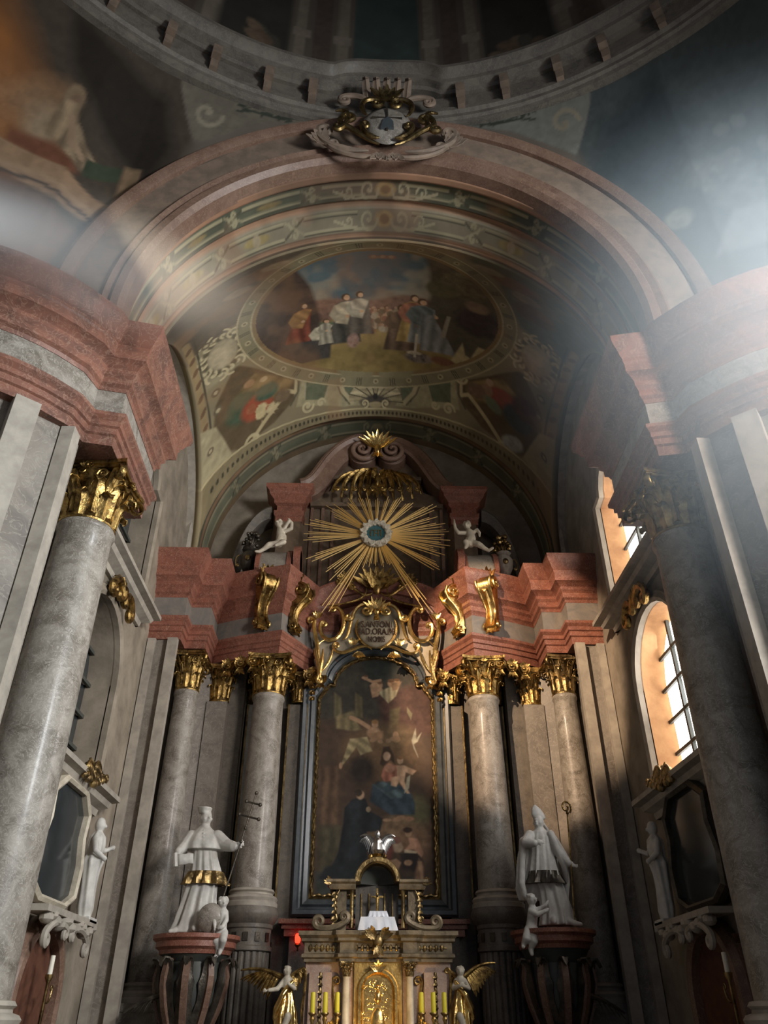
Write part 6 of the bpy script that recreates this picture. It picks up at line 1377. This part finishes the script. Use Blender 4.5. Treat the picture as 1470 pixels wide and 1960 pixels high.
    MB().grid(rows, cu=True, caps=True).build('door_surround', 'rose', parent=o, ang=30)
    # candle in front of the portal
    cz = 2.18
    t = thing('side_altar_candle', labs[4], 'candle', (s*4.42, 12.1 if s < 0 else 11.3, 1.2)); yy = 12.1 if s < 0 else 11.3; xx = s*4.42
    MB().lathe([(.034, cz-.02), (.032, cz+.2), (.006, cz+.205)], (xx, yy, 0), 14).build('candle', 'wax', t)
    g = MB().lathe([(.1, 0), (.1, .05), (.03, .1), (.02, cz-.12), (.05, cz-.06), (.05, cz-.02), (.03, cz-.02)], (xx, yy, 0), 14); q = MB(); cscroll(q, [(.03, 1.85), (.2, 1.8), (.22, 2.0)], 0, .014, r1=.04, s1=1); g.merge(q, Matrix.Translation((xx, yy, 0)) @ Matrix.Rotation(R(90), 4, 'Z')).build('tall_stand', 'oldgold', t)
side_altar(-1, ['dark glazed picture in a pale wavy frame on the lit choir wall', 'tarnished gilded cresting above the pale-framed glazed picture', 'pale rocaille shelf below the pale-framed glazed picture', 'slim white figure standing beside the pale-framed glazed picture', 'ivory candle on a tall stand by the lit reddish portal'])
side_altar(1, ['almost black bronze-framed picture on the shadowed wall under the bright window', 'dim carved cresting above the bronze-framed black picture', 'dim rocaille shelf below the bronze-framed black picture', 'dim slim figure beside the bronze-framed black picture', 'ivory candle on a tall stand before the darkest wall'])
# gilded carving over the arched lower windows
for s in (-1, 1):
    t = thing('window_crest', 'gilded scroll carving over the %s arched lower window' % ('dark' if s < 0 else 'bright'), 'ornament', (s*4.6, 12.4, 8.1)); g = MB(); q = MB()
    for sg in (-1, 1): cscroll(q, [(sg*.1, 0), (sg*.35, .3), (sg*.6, -.05)], 0, .07, r1=.12, s1=-sg, r0=.08, s0=sg)
    fan(q, (0, .1), .4, 7, 20, 160, .08); q.ball((0, 0, .05), (.12, .08, .16)); g.merge(q, Matrix.Translation((s*4.58, 12.35, 7.95)) @ Matrix.Rotation(R(90*s), 4, 'Z')); g.build('carving', 'gold', t)

# ================================================================== added haze ellipsoids, shaped for the glare and the beam
def haze(name, c, r, rot, dens, col, lab):
    o = MB().ball((0, 0, 0), 1, 40, 24).build(name, 'oldgold'); o.location = c; o.scale = r; o.rotation_euler = rot
    hm = bpy.data.materials.new('dusty_air'); hm.use_nodes = True; nt = hm.node_tree; nt.nodes.clear()
    v = nt.nodes.new('ShaderNodeVolumeScatter'); v.inputs['Density'].default_value = dens; v.inputs['Anisotropy'].default_value = .0; v.inputs['Color'].default_value = (*col, 1)
    tc = nt.nodes.new('ShaderNodeTexCoord'); ln = nt.nodes.new('ShaderNodeVectorMath'); ln.operation = 'LENGTH'; nt.links.new(tc.outputs['Object'], ln.inputs[0])
    mr = nt.nodes.new('ShaderNodeMapRange'); mr.interpolation_type = 'SMOOTHERSTEP'; nt.links.new(ln.outputs['Value'], mr.inputs['Value'])
    for k, x in ((1, 1.0), (2, 0.0), (3, 0.0), (4, dens)): mr.inputs[k].default_value = x
    nt.links.new(mr.outputs['Result'], v.inputs['Density'])
    mo = nt.nodes.new('ShaderNodeOutputMaterial'); nt.links.new(v.outputs[0], mo.inputs['Volume']); o.data.materials.clear(); o.data.materials.append(hm)
    return tag(o, lab, 'haze', kind='stuff')
haze('haze', (5.0, 6.1, 8.0), (4.2, 3.0, 4.6), (0, 0, 0), .30, (.75, .9, 1), 'bluish glowing haze in front of the upper pier and pendentive')
haze('haze', (-5.2, 6.6, 10.3), (4.6, 1.3, .95), (0, R(5), R(16)), .8, (.85, .95, 1), 'pale slanting beam of lit dust below the painted veiled figure')
